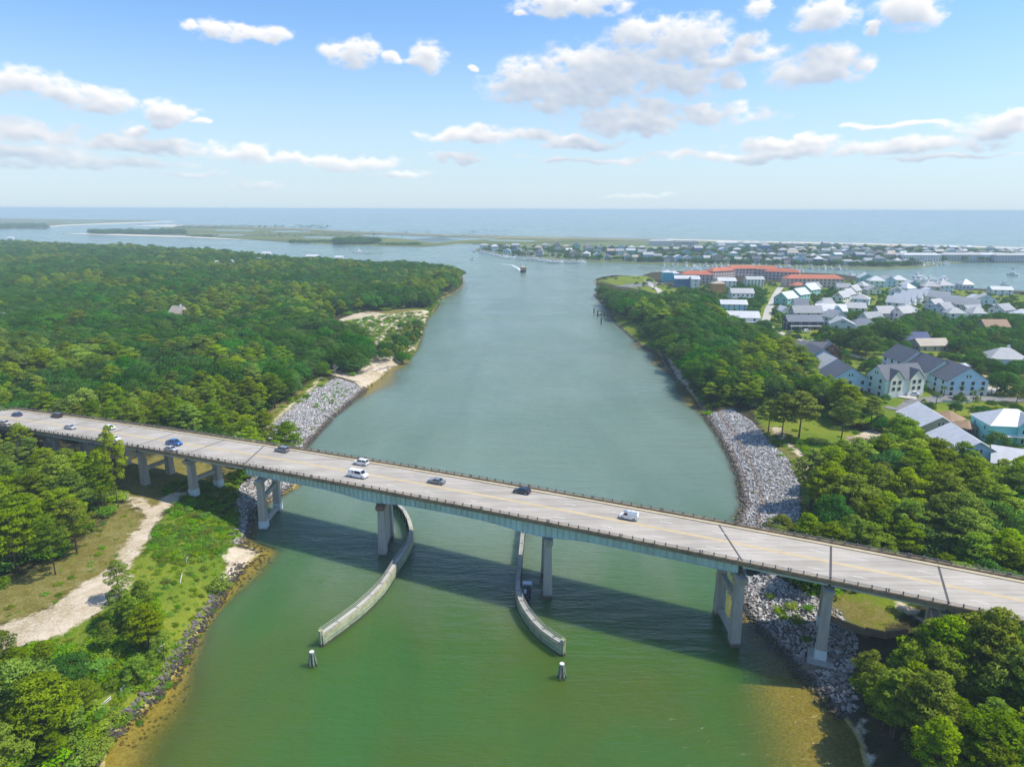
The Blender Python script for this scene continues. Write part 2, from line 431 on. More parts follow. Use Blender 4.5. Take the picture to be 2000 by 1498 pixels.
def hgt(x, y):
    """ground level under a point"""
    best = -7.0
    for xa, ya, h in LANDS.values():
        i = np.searchsorted(xa, x) - 1; j = np.searchsorted(ya, y) - 1
        if i < 0 or j < 0 or i >= len(xa) - 1 or j >= len(ya) - 1: continue
        u = (x - xa[i]) / (xa[i+1] - xa[i]); v = (y - ya[j]) / (ya[j+1] - ya[j])
        best = max(best, (h[j, i] * (1-u) + h[j, i+1] * u) * (1-v) + (h[j+1, i] * (1-u) + h[j+1, i+1] * u) * v)
    return float(best)
def GH(px, py):
    """ground point seen at a photo pixel"""
    z = 3.0
    for _ in range(6):
        g = G(px, py, z); z = hgt(g.x, g.y)
    return Vector((g.x, g.y, z))

mt = bpy.data.materials.new('ground_cover'); mt.use_nodes = True; n = NT(mt.node_tree); b = n.n['Principled BSDF']
P = n.pos()
sp = n.new('ShaderNodeSeparateXYZ'); n.l.new(P, sp.inputs[0])
nA = n.noise(P, .35, 5, .65); nB = n.noise(P, .06, 4, .55); nC = n.noise(P, 1.7, 4, .65)
def edge(name, soft, k=1.2):
    a = n.attr(name).outputs['Fac']
    return n.ramp(n.math('ADD', a, n.math('MULTIPLY', n.math('SUBTRACT', nA, .5), k)), .5 - soft, .5 + soft)
floor_c = n.mix(n.ramp(nA, .35, .7), C4((.035, .035, .013)), C4((.075, .062, .03)))
lawn_c = n.mix(n.ramp(nB, .35, .65), C4((.135, .205, .014)), C4((.225, .255, .024)))
lawn_c = n.mix(n.ramp(nC, .3, .75), n.mix(1.0, lawn_c, C4((.70, .74, .68)), 'MULTIPLY'), lawn_c)
dry_c = n.mix(n.ramp(nA, .3, .7), C4((.21, .17, .035)), C4((.30, .25, .085)))
dry_c = n.mix(n.ramp(nC, .3, .8), n.mix(1.0, dry_c, C4((.55, .62, .5)), 'MULTIPLY'), dry_c)
sand_c = n.mix(n.ramp(nA, .3, .7), C4((.46, .37, .25)), C4((.62, .53, .40)))
sand_c = n.mix(n.ramp(n.math('ADD', n.math('MULTIPLY', nC, .5), n.math('MULTIPLY', nB, .5)), .48, .62, 0, .75), sand_c, C4((.33, .26, .14)))
c = n.mix(edge('lawn', .12), floor_c, lawn_c)
c = n.mix(edge('dry', .3, 1.6), c, dry_c)
c = n.mix(edge('sand', .22, 1.7), c, sand_c)
c = n.mix(n.attr('rip').outputs['Fac'], c, C4((.10, .095, .09)))
bed = n.mix(n.ramp(nC, .35, .65), C4((.30, .235, .085)), C4((.44, .36, .15)))
c = n.mix(n.ramp(sp.outputs[2], .05, .45), bed, c)
n.put(b.inputs['Base Color'], c); b.inputs['Roughness'].default_value = .95; b.inputs['Specular IOR Level'].default_value = .1
bp = n.new('ShaderNodeBump'); bp.inputs['Strength'].default_value = .6; bp.inputs['Distance'].default_value = .5
n.put(bp.inputs['Height'], nC); n.put(b.inputs['Normal'], bp.outputs[0])

tl = terrain('ground', LEFT, axis(-1500, 10, -190, 10, 2.0, 1.06, 14), axis(60, 1700, 80, 330, 2.0, 1.012, 11), 4.2, 8.0)
tl.data.materials.append(mt)
tr = terrain('ground', RIGHT, axis(30, 1000, 40, 240, 2.0, 1.03, 10), axis(60, 1000, 80, 420, 2.0, 1.012, 8), 5.2, 11.0)
tr.data.materials.append(mt)

# ------------------------------------------------------------------ water
SHOAL = [(482,1092,5),(465,1130,2.5),(250,1465,7),(330,1370,2),(400,1260,1),(1605,1420,10),(1645,1485,10),(1520,1300,3),(740,748,12),(800,715,5),(1345,775,9),(1300,705,9),(1255,680,8),(1470,1215,4)]
xa = axis(-60000, 60000, -200, 200, 3.0, 1.10, 8000); ya = axis(-300, 90000, 60, 420, 3.0, 1.06, 8000)
X, Y = np.meshgrid(xa, ya); x = X.ravel(); y = Y.ravel()
dL = np.abs(poly_sd(x, y, LEFT)); dR = np.abs(poly_sd(x, y, RIGHT)); dd = np.minimum(dL, dR)
inl = np.maximum(poly_sd(x, y, LEFT), poly_sd(x, y, RIGHT))
wd = np.full(x.shape, 1.25)
for (a, b_, r) in SHOAL:
    g = G(a, b_); wd += r * np.exp(-((x - g.x) ** 2 + (y - g.y) ** 2) / (1.6 * r + 6) ** 2)
sh = np.exp(-np.maximum(dd, 0) / wd); sh[inl > 0] = 1.0
nx, ny = len(xa), len(ya); idx = np.arange(nx * ny).reshape(ny, nx)
F = np.stack([idx[:-1, :-1], idx[:-1, 1:], idx[1:, 1:], idx[1:, :-1]], -1).reshape(-1, 4)
me = np_mesh('water', np.stack([x, y, 0 * x], -1), F, True); attr_f(me, 'shoal', sh)
water = link(bpy.data.objects.new('water', me)); tag(water, kind='structure')
mw = bpy.data.materials.new('inlet_water'); mw.use_nodes = True; n = NT(mw.node_tree); b = n.n['Principled BSDF']
P = n.pos(); sp = n.new('ShaderNodeSeparateXYZ'); n.l.new(P, sp.inputs[0])
big = n.noise(n.vec('MULTIPLY', P, (1, .45, 1)), .018, 4, .55, .6)
yy = n.math('ADD', sp.outputs[1], n.math('MULTIPLY', n.math('SUBTRACT', big, .5), 110.0))
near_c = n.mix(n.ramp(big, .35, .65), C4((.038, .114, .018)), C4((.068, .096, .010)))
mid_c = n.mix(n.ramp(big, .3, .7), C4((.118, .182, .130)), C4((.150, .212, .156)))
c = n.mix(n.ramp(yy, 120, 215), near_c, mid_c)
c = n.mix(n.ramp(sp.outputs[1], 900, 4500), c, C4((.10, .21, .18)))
flow = n.noise(n.vec('MULTIPLY', P, (1.5, .28, 1)), .02, 5, .6, 1.2)
c = n.mix(n.ramp(flow, .42, .68, 0, .30), c, n.mix(1.0, c, C4((1.35, 1.32, 1.35)), 'MULTIPLY')); c = n.mix(n.ramp(flow, .30, .46, .22, 0), c, n.mix(1.0, c, C4((.7, .72, .72)), 'MULTIPLY'))
n.put(b.inputs['Base Color'], c)
b.inputs['IOR'].default_value = 1.333
b.subsurface_method = 'BURLEY'; b.inputs['Subsurface Weight'].default_value = .85; b.inputs['Subsurface Radius'].default_value = (3.2, 5.0, 3.8); b.inputs['Subsurface Scale'].default_value = 1.0
wind = n.noise(n.vec('MULTIPLY', P, (.35, 1.3, 1)), .02, 4, .6, .8)
n.put(b.inputs['Roughness'], n.ramp(wind, .3, .7, .10, .24))
h = n.math('ADD', n.math('MULTIPLY', n.noise(n.vec('MULTIPLY', P, (.7, 1.5, 1)), .55, 4, .6, .4), .55), n.math('MULTIPLY', n.noise(P, 2.4, 3, .6), .16))
h = n.math('ADD', h, n.math('MULTIPLY', n.noise(n.vec('MULTIPLY', P, (.45, 1.5, 1)), .16, 3, .55), 1.5))
bp = n.new('ShaderNodeBump'); bp.inputs['Distance'].default_value = 1.0
n.put(bp.inputs['Strength'], n.ramp(wind, .25, .75, .30, .75)); n.put(bp.inputs['Height'], h); n.put(b.inputs['Normal'], bp.outputs[0])
gl = n.new('ShaderNodeBsdfGlossy'); gl.inputs['Roughness'].default_value = .14; n.put(gl.inputs['Normal'], bp.outputs[0])
tp = n.new('ShaderNodeBsdfTransparent'); tp.inputs[0].default_value = (.86, .84, .50, 1)
fr = n.new('ShaderNodeFresnel'); fr.inputs[0].default_value = 1.333; n.put(fr.inputs['Normal'], bp.outputs[0])
ms = n.new('ShaderNodeMixShader'); n.put(ms.inputs[0], fr.outputs[0]); n.l.new(tp.outputs[0], ms.inputs[1]); n.l.new(gl.outputs[0], ms.inputs[2])
m2 = n.new('ShaderNodeMixShader'); n.put(m2.inputs[0], n.ramp(n.attr('shoal').outputs['Fac'], .04, .72, 0, .93))
n.l.new(b.outputs[0], m2.inputs[1]); n.l.new(ms.outputs[0], m2.inputs[2])
n.l.new(m2.outputs[0], n.n['Material Output'].inputs[0])
water.data.materials.append(mw)
# ------------------------------------------------------------------ bridge
m_conc = mat('bridge_concrete', (.44, .40, .345), .85, .2, .9, bump=.15, streak=True)
m_conc_d = mat('stained_concrete', (.25, .185, .115), .9, .35, .8, bump=.2)
m_road = mat('deck_concrete', (.40, .375, .345), .85, .07, .25)
n_ = NT(m_road.node_tree); b_ = m_road.node_tree.nodes['Principled BSDF']; mp_ = n_.new('ShaderNodeMapping'); mp_.inputs['Rotation'].default_value = (0, 0, BTH); mp_.inputs['Scale'].default_value = (.03, 1.3, 1)
n_.l.new(n_.pos(), mp_.inputs['Vector']); sr_ = n_.noise(mp_.outputs[0], .9, 4, .6); b2_ = n_.noise(n_.pos(), .09, 4, .6)
n_.put(b_.inputs['Base Color'], n_.mix(n_.ramp(n_.math('ADD', n_.math('MULTIPLY', sr_, .6), n_.math('MULTIPLY', b2_, .4)), .35, .65), C4((.318, .284, .236)), C4((.472, .426, .358))))
m_roadline = mat('lane_paint', (.62, .60, .56), .7, .25, 1.2)
m_yel = mat('yellow_stain', (.50, .40, .24), .8, .10, .7)
m_curb = mat('curb_tan', (.50, .42, .28), .8, .12, .8)
m_joint = mat('joint_rubber', (.085, .08, .075), .8, .2, 2)
m_teal = mat('girder_paint', (.50, .66, .64), .55, .14, .5, spec=.4, streak=True, tint=(.92, .86, .78))
m_post = mat('post_concrete', (.20, .18, .155), .9, .25, 2)
m_rail = mat('rail_metal', (.27, .26, .25), .5, .1, 2, metal=.6)
m_beam = mat('beam_concrete', (.50, .53, .53), .8, .12, .6)
m_white = mat('white_band', (.62, .68, .68), .7, .1, .6)
m_rust = mat('rusty_cap', (.25, .13, .10), .85, .3, .8)
m_vine = mat('vine_leaf', (.03, .055, .012), .7, .5, 2)
def tide(m, z0, z1, col):
    n_ = NT(m.node_tree); b_ = m.node_tree.nodes['Principled BSDF']; src = b_.inputs['Base Color'].links[0].from_socket
    p_ = n_.pos(); s_ = n_.new('ShaderNodeSeparateXYZ'); n_.l.new(p_, s_.inputs[0])
    f_ = n_.ramp(n_.math('ADD', s_.outputs[2], n_.math('MULTIPLY', n_.noise(p_, 1.3, 4, .6), .6)), z0, z1, .85, 0.0)
    n_.put(b_.inputs['Base Color'], n_.mix(f_, src, C4(col)))
tide(m_conc, .9, 1.6, (.07, .055, .035)); tide(m_white, .3, 1.2, (.16, .14, .10))
bridge = empty('road_bridge', BP(-80, 0, 0), 0, 'long concrete and pale teal steel girder road bridge crossing the channel', 'bridge')
BI = bridge.matrix_world
BLOC = Vector(bridge.location)
def bpart(mb, name, mats, parent=None, smooth=False):
    mb.v = [(a - BLOC.x, b_ - BLOC.y, c_ - BLOC.z) for a, b_, c_ in mb.v]
    return mb.build(name, mats, parent or bridge, smooth)
def ribbon(mb, s0, s1, n0, n1, z0, z1, m=0, step=6.0, sk=0.0, sk1=None):
    """solid strip following the deck curve; z0,z1 relative to the deck; sk shifts the ends along s per metre of n"""
    sk1 = sk if sk1 is None else sk1
    k = max(1, int((s1 - s0) / step)); prev = None
    for i in range(k + 1):
        t = i / k; kk = sk * (1 - t) + sk1 * t
        a = s0 + (s1 - s0) * t + n0 * kk; b_ = s0 + (s1 - s0) * t + n1 * kk
        za0 = z0(a) if callable(z0) else z0; zb0 = z0(b_) if callable(z0) else z0
        cur = [BP(a, n0, deck_z(a) + za0), BP(b_, n1, deck_z(b_) + zb0), BP(b_, n1, deck_z(b_) + z1), BP(a, n0, deck_z(a) + z1)]
        if prev: 
            n = len(mb.v); mb.v += [tuple(q) for q in prev + cur]
            fs = [(0,1,5,4),(1,2,6,5),(2,3,7,6),(3,0,4,7)]
            if i == 1: fs.append((0,3,2,1))
            if i == k: fs.append((4,5,6,7))
            for f in fs: mb.f.append(tuple(n + q for q in f)); mb.m.append(m)
        prev = cur
SK = -.46                                        # the channel piers stand askew to the road
JO = [(-440,0),(-418,0),(-396,0),(-374,0),(-352,0),(-330,0),(-308,0),(-286,0),(-264,0),(-242,0),(-219.5,0),(-197.5,0),(-175,0),(-154.3,SK),(-13.8,SK),(6.6,0),(27,0),(48,0),(69,0),(90,0),(111,0),(132,0)]
for i in range(len(JO) - 1):
    (s0, k0), (s1, k1) = JO[i], JO[i + 1]
    mb = MB(); ribbon(mb, s0 + .23, s1 - .23, -8.55, 8.55, -.45, 0.0, 0, 5, k0, k1); slab = bpart(mb, 'deck_slab', m_road)
    mb = MB(); ribbon(mb, s0 + .3, s1 - .3, -.6, .6, .002, .008, 0, 5, k0, k1); bpart(mb, 'centre_line', m_yel, slab)
    for side in (-1, 1):
        a, b_ = sorted((side * 8.552, side * 9.15))
        mb = MB(); ribbon(mb, s0 + .02, s1 - .02, a, b_, -.40, .55, 0, 6, k0, k1)
        bpart(mb, 'parapet', m_conc_d)
    mb = MB(); ribbon(mb, s0 + .02, s1 - .02, 7.55, 8.548, .004, .20, 0, 6, k0, k1); bpart(mb, 'kerb', m_curb)
    mb = MB(); ribbon(mb, s0 + .02, s1 - .02, -8.548, -8.1, .004, .20, 0, 6, k0, k1); bpart(mb, 'kerb', m_conc)
    s = s0 + 4
    while s < s1 - 4:
        for nn in (-4.2, 3.9):
            mb = MB(); ribbon(mb, s, s + 3, nn - .09, nn + .09, .002, .008, 0, 3); bpart(mb, 'lane_dash', m_roadline, slab)
        s += 12
for (s0, k) in JO[1:-1]:
    mb = MB(); ribbon(mb, s0 - .22, s0 + .22, -8.5, 7.5, -.3, -.02, 0, 3, k); bpart(mb, 'expansion_joint', m_joint)
# steel girders over the channel, deeper over the piers
PIERS = [-148.5, -106.0, -57.6, -13.8]
def gdepth(s):
    d = min(abs(s - q) for q in PIERS[1:3])
    return -2.95 - 1.15 * math.exp(-(d / 9.0) ** 2)
for nn in (-7.4, -2.5, 2.5, 7.4):
    mb = MB(); ribbon(mb, -153.7, -14.4, nn - .03, nn + .03, gdepth, -.46, 0, 2.0, SK)
    g = bpart(mb, 'girder', m_teal)
    mb = MB(); prev = None
    ribbon(mb, -153.7, -14.4, nn - .28, nn + .28, lambda s: gdepth(s) - .05, -.47, 0, 2.0, SK)
    for q in range(len(mb.v)): pass
    mb = MB(); k = 70
    for i in range(k):
        a = -153.7 + 139.3 * i / k + nn * SK; b_ = -153.7 + 139.3 * (i + 1) / k + nn * SK
        P8 = []
        for dz in (-.06, .0):
            P8 += [BP(a, nn - .28, deck_z(a) + gdepth(a) + dz), BP(b_, nn - .28, deck_z(b_) + gdepth(b_) + dz), BP(b_, nn + .28, deck_z(b_) + gdepth(b_) + dz), BP(a, nn + .28, deck_z(a) + gdepth(a) + dz)]
        mb.hexa(P8)
    bpart(mb, 'flange', m_teal, g)
    if nn < -7:
        s = -152.6 + nn * SK; first = None
        mbs = MB(); mbs.box((0, 0, .5), (.05, .26, 1)); sm = mbs.mesh('stiffener', m_teal)
        while s < -15 + nn * SK:
            o = bpy.data.objects.new('stiffener', sm); link(o, g)
            L = gdepth(s) + .47; p = BP(s, nn - .16, deck_z(s) - .47 + L)
            o.location = p - BLOC; o.rotation_euler = (0, 0, -BTH); o.scale = (1, 1, -L)
            s += 1.52
# concrete beams of the approach spans
for i in range(len(JO) - 1):
    (s0, k0), (s1, k1) = JO[i], JO[i + 1]
    if s0 < -150 and s0 > -160: continue
    if s0 < -420: continue
    st = m_teal if s0 in (-13.8,) else m_beam
    for nn in (-7.2, -3.6, 0, 3.6, 7.2):
        mb = MB(); ribbon(mb, s0 + .3, s1 - .3, nn - .22, nn + .22, -1.65, -.46, 0, 8, k0, k1); bpart(mb, 'beam', st)
# railing: posts on both parapets, two thin rails
mbp = MB(); mbp.box((0, 0, .3), (.20, .24, .6)); mbp.box((0, 0, .63), (.27, .3, .07)); pm = mbp.mesh('rail_post', m_post)
for side in (-1, 1):
    mb = MB()
    for zr in (.86, 1.08): ribbon(mb, -440, 132, side * 8.85 - .035, side * 8.85 + .035, zr, zr + .06, 0, 4)
    rl = bpart(mb, 'railing', m_rail)
    s = -300.0 if side < 0 else -330.0
    k = 0
    while s < 75:
        o = bpy.data.objects.new('rail_post', pm); link(o, rl)
        o.location = BP(s, side * 8.85, deck_z(s) + .6) - BLOC; o.rotation_euler = (0, 0, -BTH)
        k += 1; s += 2.45 if k % 8 else .45
# chain-link screen on the near side over the land
mb = MB(); s = -300.0
while s < -127:
    p = BP(s, -8.7, deck_z(s) + .6); mb.tube([p, p + Vector((0, 0, 1.25))], .035, 4); s += 2.45
for zr in (1.2, 1.84): ribbon(mb, -300, -127, -8.72, -8.68, zr, zr + .03, 0, 5)
bpart(mb, 'safety_fence', m_rail)
# piers
def column(mb, c, ang, zb, zt, wx, wy, taper=1.25, m=0):
    ca, sa = math.cos(ang), math.sin(ang); P8 = []
    for z, k in ((zb, taper), (zt, 1.0)):
        for xx, yy in ((-1,-1),(1,-1),(1,1),(-1,1)):
            X_, Y_ = xx * wx / 2 * k, yy * wy / 2 * k
            P8.append((c.x + X_ * ca - Y_ * sa, c.y + X_ * sa + Y_ * ca, z))
    mb.hexa(P8, m)
def pier(s, k, kind, zb, ns=(-5.6, 5.6), cap_d=2.3, zstrut=(.30, .72), band=True, vines=False):
    ang = -BTH + (math.atan(-k) if k else 0.0)
    top = deck_z(s) - cap_d
    pe = bpy.data.objects.new('pier', None); link(pe, bridge); base = BP(s, 0, 0); pe.location = base - BLOC
    def pp(mb, name, mats, parent=pe):
        mb.v = [(a - base.x, b_ - base.y, c_ - base.z) for a, b_, c_ in mb.v]; return mb.build(name, mats, parent)
    cs = [BP(s + n_ * k, n_, 0) for n_ in ns]
    for c_ in cs:
        g0 = max(hgt(c_.x, c_.y) - 1.0, zb)
        mb = MB(); column(mb, c_, ang, g0, top - .9, 1.75 if kind != 'wall' else 1.65, 1.75 if kind != 'wall' else 1.9, 1.28 if kind != 'wall' else 1.5)
        pp(mb, 'column', m_conc)
        if band:
            z1 = max(hgt(c_.x, c_.y), 0) + .25
            mb = MB(); column(mb, c_, ang, z1, z1 + 2.4, 2.29 if kind != 'wall' else 2.62, 2.29 if kind != 'wall' else 2.86, 1.02); pp(mb, 'painted_band', m_white)
    d = cs[1] - cs[0]; L = d.length; yaw = math.atan2(d.y, d.x)
    mid = (cs[0] + cs[1]) / 2
    if kind == 'wall':
        mb = MB(); mb.box((mid.x, mid.y, (top - 1 + zb) / 2), (L, .9, top - 1 - zb), yaw); pp(mb, 'web_wall', m_conc)
    else:
        g0 = max(zb, hgt(mid.x, mid.y))
        for f in zstrut:
            z = g0 + (top - g0) * f
            mb = MB(); mb.box((mid.x, mid.y, z), (L - 1.6, 1.1, 1.15), yaw); pp(mb, 'strut', m_conc)
    mb = MB(); ex = 2.4
    u = d.normalized() * (L / 2 + ex); v = Vector((-d.y, d.x, 0)).normalized() * 1.05
    zt, zm = top, top - 1.35
    q = [mid - u * .93 - v, mid + u * .93 - v, mid + u * .93 + v, mid - u * .93 + v]; q2 = [mid - u - v, mid + u - v, mid + u + v, mid - u + v]
    mb.hexa([(p.x, p.y, zm) for p in q] + [(p.x, p.y, zt) for p in q2]); pp(mb, 'pier_cap', m_rust if (kind == 'wall' and s < -90) else m_conc)
    for n_ in (-7.3, -2.5, 2.5, 7.3):
        mb = MB(); c_ = BP(s + n_ * k, n_, 0); g_ = cap_d - (1.66 if k == 0 else (3.02 if kind != 'wall' else 4.17))
        if g_ > .05:
            mb.box((c_.x, c_.y, top + g_ / 2), (.8, .8, g_), ang); pp(mb, 'bearing', m_post)
    return pe
pier(-148.2, SK, 'frame', -5, (-8.0, 3.2), 3.35, (.16, .62), True)
pier(-106.0, SK, 'wall', -6, (-6.6, 3.0), 4.45, band=False)
pier(-57.6, SK, 'wall', -6, (-6.6, 3.0), 4.45, band=False)
pier(-13.8, SK, 'frame', -5, (-7.2, 3.2), 3.35, (.2, .66), False)
for s in (-175, -197.5, -219.5, -242, -264, -286, -308, -330, -352): pier(s, 0, 'frame', 0, (-6.0, 3.6), 2.0, (.45,), s in (-175,))
for s in (6.6, 27, 48, 69, 90): pier(s, 0, 'frame', 0, (-7.0, 3.6) if s < 10 else (-6, 6), 2.0, (.5,), True)
# footing under the pier on the rock bank
c_ = BP(6.6, -7.0, 0); gz = hgt(c_.x, c_.y)
mb = MB(); mb.box((c_.x, c_.y - .3, gz - .6), (5.0, 6.0, 2.2), -BTH); bpart(mb, 'footing', m_conc)
mb = MB()
for i in range(22):
    p = BP(6.6 - 3.0 + i * .29, -10.4 + (.14 if i % 2 else 0), 0); mb.box((p.x, p.y, gz - .9), (.30, .16, 2.8), -BTH)
bpart(mb, 'sheet_piling', m_post)
# ------------------------------------------------------------------ trees
def foliage_mat(name, dark, light, trans=.3, hue=(.470, .065)):
    m = bpy.data.materials.new(name); m.use_nodes = True; n = NT(m.node_tree); n.n.clear()
    out = n.new('ShaderNodeOutputMaterial'); oi = n.new('ShaderNodeObjectInfo')
    tone = n.attr('tone').outputs['Fac']
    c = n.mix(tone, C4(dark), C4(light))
    hs = n.new('ShaderNodeHueSaturation')
    r = oi.outputs['Random']; r2 = n.math('FRACT', n.math('MULTIPLY', r, 7.31)); r3 = n.math('FRACT', n.math('MULTIPLY', r, 23.7))
    n.put(hs.inputs['Hue'], n.math('MULTIPLY_ADD', r, hue[1], hue[0])); n.put(hs.inputs['Saturation'], n.math('MULTIPLY_ADD', r2, .25, .90))
    n.put(hs.inputs['Value'], n.math('MULTIPLY_ADD', r3, .68, .64)); n.put(hs.inputs['Color'], c)
    d = n.new('ShaderNodeBsdfDiffuse'); t = n.new('ShaderNodeBsdfTranslucent')
    n.put(d.inputs[0], hs.outputs[0]); n.put(t.inputs[0], n.mix(1.0, hs.outputs[0], C4((1.25, 1.15, .5)), 'MULTIPLY'))
    ms = n.new('ShaderNodeMixShader'); ms.inputs[0].default_value = trans
    n.l.new(d.outputs[0], ms.inputs[1]); n.l.new(t.outputs[0], ms.inputs[2]); n.l.new(ms.outputs[0], out.inputs[0])
    return m
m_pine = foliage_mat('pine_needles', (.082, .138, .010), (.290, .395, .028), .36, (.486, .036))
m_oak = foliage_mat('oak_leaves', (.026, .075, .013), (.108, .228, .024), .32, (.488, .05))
m_shrub = foliage_mat('shrub_leaves', (.08, .17, .010), (.21, .36, .020))
m_palm = foliage_mat('palm_leaves', (.05, .09, .012), (.12, .19, .03))
m_bark = mat('bark', (.105, .08, .06), .95, .3, 3, bump=.4)
m_dead = mat('dead_wood', (.34, .31, .28), .9, .25, 3)

def clump_mesh(name, clumps, leaf, m, n_per, flat=1.0, up=.45, seed=0, tuft=True):
    """clumps: (x,y,z,rx,rz). Each is a cushion of small leaf sprays turned outwards"""
    g = np.random.default_rng(seed); Vs = []; Ns = []; Ts = []
    for (x, y, z, rx, rz) in clumps:
        k = max(8, int(n_per * (rx * rx) ** .9))
        d = g.normal(size=(k, 3)); d /= np.linalg.norm(d, axis=1)[:, None]
        d[:, 2] = np.where(d[:, 2] < -.35, -d[:, 2] * .6, d[:, 2]); d /= np.linalg.norm(d, axis=1)[:, None]
        rad = g.uniform(.55, 1.05, k) ** .6
        c = np.stack([x + d[:, 0] * rx * rad, y + d[:, 1] * rx * rad, z + d[:, 2] * rz * rad], -1)
        nrm = d * np.array([1, 1, rx / rz * .8]); nrm /= np.linalg.norm(nrm, axis=1)[:, None]
        nrm = nrm + np.array([0, 0, up]) + g.normal(size=(k, 3)) * .2; nrm /= np.linalg.norm(nrm, axis=1)[:, None]
        # a spray: a small kite lying roughly across the normal
        a = np.cross(nrm, g.normal(size=(k, 3))); a /= np.linalg.norm(a, axis=1)[:, None] + 1e-9
        fn = nrm + g.normal(size=(k, 3)) * .55; fn /= np.linalg.norm(fn, axis=1)[:, None]
        a = np.cross(fn, a); a /= np.linalg.norm(a, axis=1)[:, None] + 1e-9
        b_ = np.cross(fn, a); s = (leaf * g.uniform(.6, 1.35, k))[:, None]
        q = np.stack([c - a * s * .5, c + b_ * s * .30 + a * s * .1, c + a * s * .62, c - b_ * s * .30 + a * s * .1], 1)
        Vs.append(q.reshape(-1, 3)); Ns.append(np.repeat(nrm, 4, 0))
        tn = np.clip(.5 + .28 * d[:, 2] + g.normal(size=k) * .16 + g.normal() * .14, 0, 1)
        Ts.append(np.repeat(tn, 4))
    V = np.concatenate(Vs); N = np.concatenate(Ns); T = np.concatenate(Ts)
    F = np.arange(len(V)).reshape(-1, 4)
    fnm = np.cross(V[F[:, 1]] - V[F[:, 0]], V[F[:, 2]] - V[F[:, 0]]); fl = (fnm * N[F[:, 0]]).sum(1) < 0
    F[fl] = F[fl][:, ::-1]
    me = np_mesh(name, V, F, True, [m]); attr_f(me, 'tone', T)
    me.normals_split_custom_set_from_vertices(N.astype(np.float32))
    return me
def trunk_mesh(name, h, r, limbs, seed, lean=.03, mt_=None, n=7):
    g = random.Random(seed); mb = MB(); pts = []; rs = []
    ax, ay = g.uniform(-1, 1) * lean * h, g.uniform(-1, 1) * lean * h
    for i in range(7):
        t = i / 6; pts.append((ax * t * t + g.uniform(-.06, .06), ay * t * t + g.uniform(-.06, .06), -.6 + (h + .6) * t)); rs.append(r * (1.25 if i == 0 else 1 - .8 * t))
    mb.tube(pts, rs, n)
    for (x, y, z) in limbs:
        z0 = max(h * .25, z - math.hypot(x, y) * .55); t = z0 / h
        b0 = (ax * t * t, ay * t * t, z0)
        mb.tube([b0, ((b0[0] + x) / 2 + g.uniform(-.2, .2), (b0[1] + y) / 2 + g.uniform(-.2, .2), z0 + (z - z0) * .38), (x, y, z)], [r * .38, r * .24, r * .08], 5)
    return mb.mesh(name, mt_ or m_bark, True)
PROTO = {}
def pine_proto(i):
    g = random.Random(100 + i); h = g.uniform(12.0, 16.5); cl = []; limbs = []
    cb_ = h * g.uniform(.36, .52); R0 = g.uniform(3.1, 4.4); n = g.randint(38, 50)
    for k in range(n):
        t = (k + g.random()) / n; z = cb_ + (h - cb_) * t
        prof = math.sin(min(1.0, .30 + t * .78) * math.pi * .92) ** .8
        a = k * 2.4 + g.uniform(-.5, .5); rr = R0 * prof * (g.random() ** .33)
        rx = g.uniform(.8, 1.55) * (1.1 - .25 * t)
        cl.append((rr * math.cos(a), rr * math.sin(a), z + g.uniform(-.4, .4), rx, rx * g.uniform(.36, .54)))
        if k % 3 == 0: limbs.append((rr * math.cos(a) * .9, rr * math.sin(a) * .9, z - .3))
    cl.append((0, 0, h, 1.1, .8))
    return (trunk_mesh('trunk', h * .97, .20, limbs, i), clump_mesh('crown', cl, .36, m_pine, 105, seed=i), h)
def oak_proto(i):
    g = random.Random(300 + i); h = g.uniform(8.5, 12.0); cl = []; limbs = []
    R0 = g.uniform(4.2, 6.0); cz = h * .54; n = g.randint(52, 66)
    for k in range(n):
        u = 1 - (k + .5) / n * 1.35; u = max(-.35, u); a = k * 2.399 + g.uniform(-.3, .3)
        q = math.sqrt(max(0, 1 - u * u)); rr = g.uniform(.72, 1.05)
        rr *= (1.0 + .22 * math.sin(a * 2 + i)); x, y, z = R0 * q * rr * math.cos(a), R0 * q * rr * math.sin(a), cz + (h - cz) * u * rr
        rx = g.uniform(1.05, 1.9)
        cl.append((x, y, z, rx, rx * g.uniform(.62, .8)))
        if k % 4 == 0: limbs.append((x * .8, y * .8, z))
    return (trunk_mesh('trunk', h * .75, .28, limbs, i + 50, .04), clump_mesh('crown', cl, .37, m_oak, 72, seed=40 + i, up=.35), h)
def shrub_proto(i):
    g = random.Random(500 + i); cl = []; n = g.randint(6, 11)
    for k in range(n):
        a = k * 2.4; rr = g.random() ** .5 * 1.25; rx = g.uniform(.45, .85)
        cl.append((rr * math.cos(a), rr * math.sin(a), g.uniform(.35, 1.15), rx, rx * .75))
    return (trunk_mesh('stem', 1.0, .07, [(c_[0] * .7, c_[1] * .7, c_[2]) for c_ in cl[:5]], i), clump_mesh('foliage', cl, .24, m_shrub, 170, seed=80 + i), 1.8)
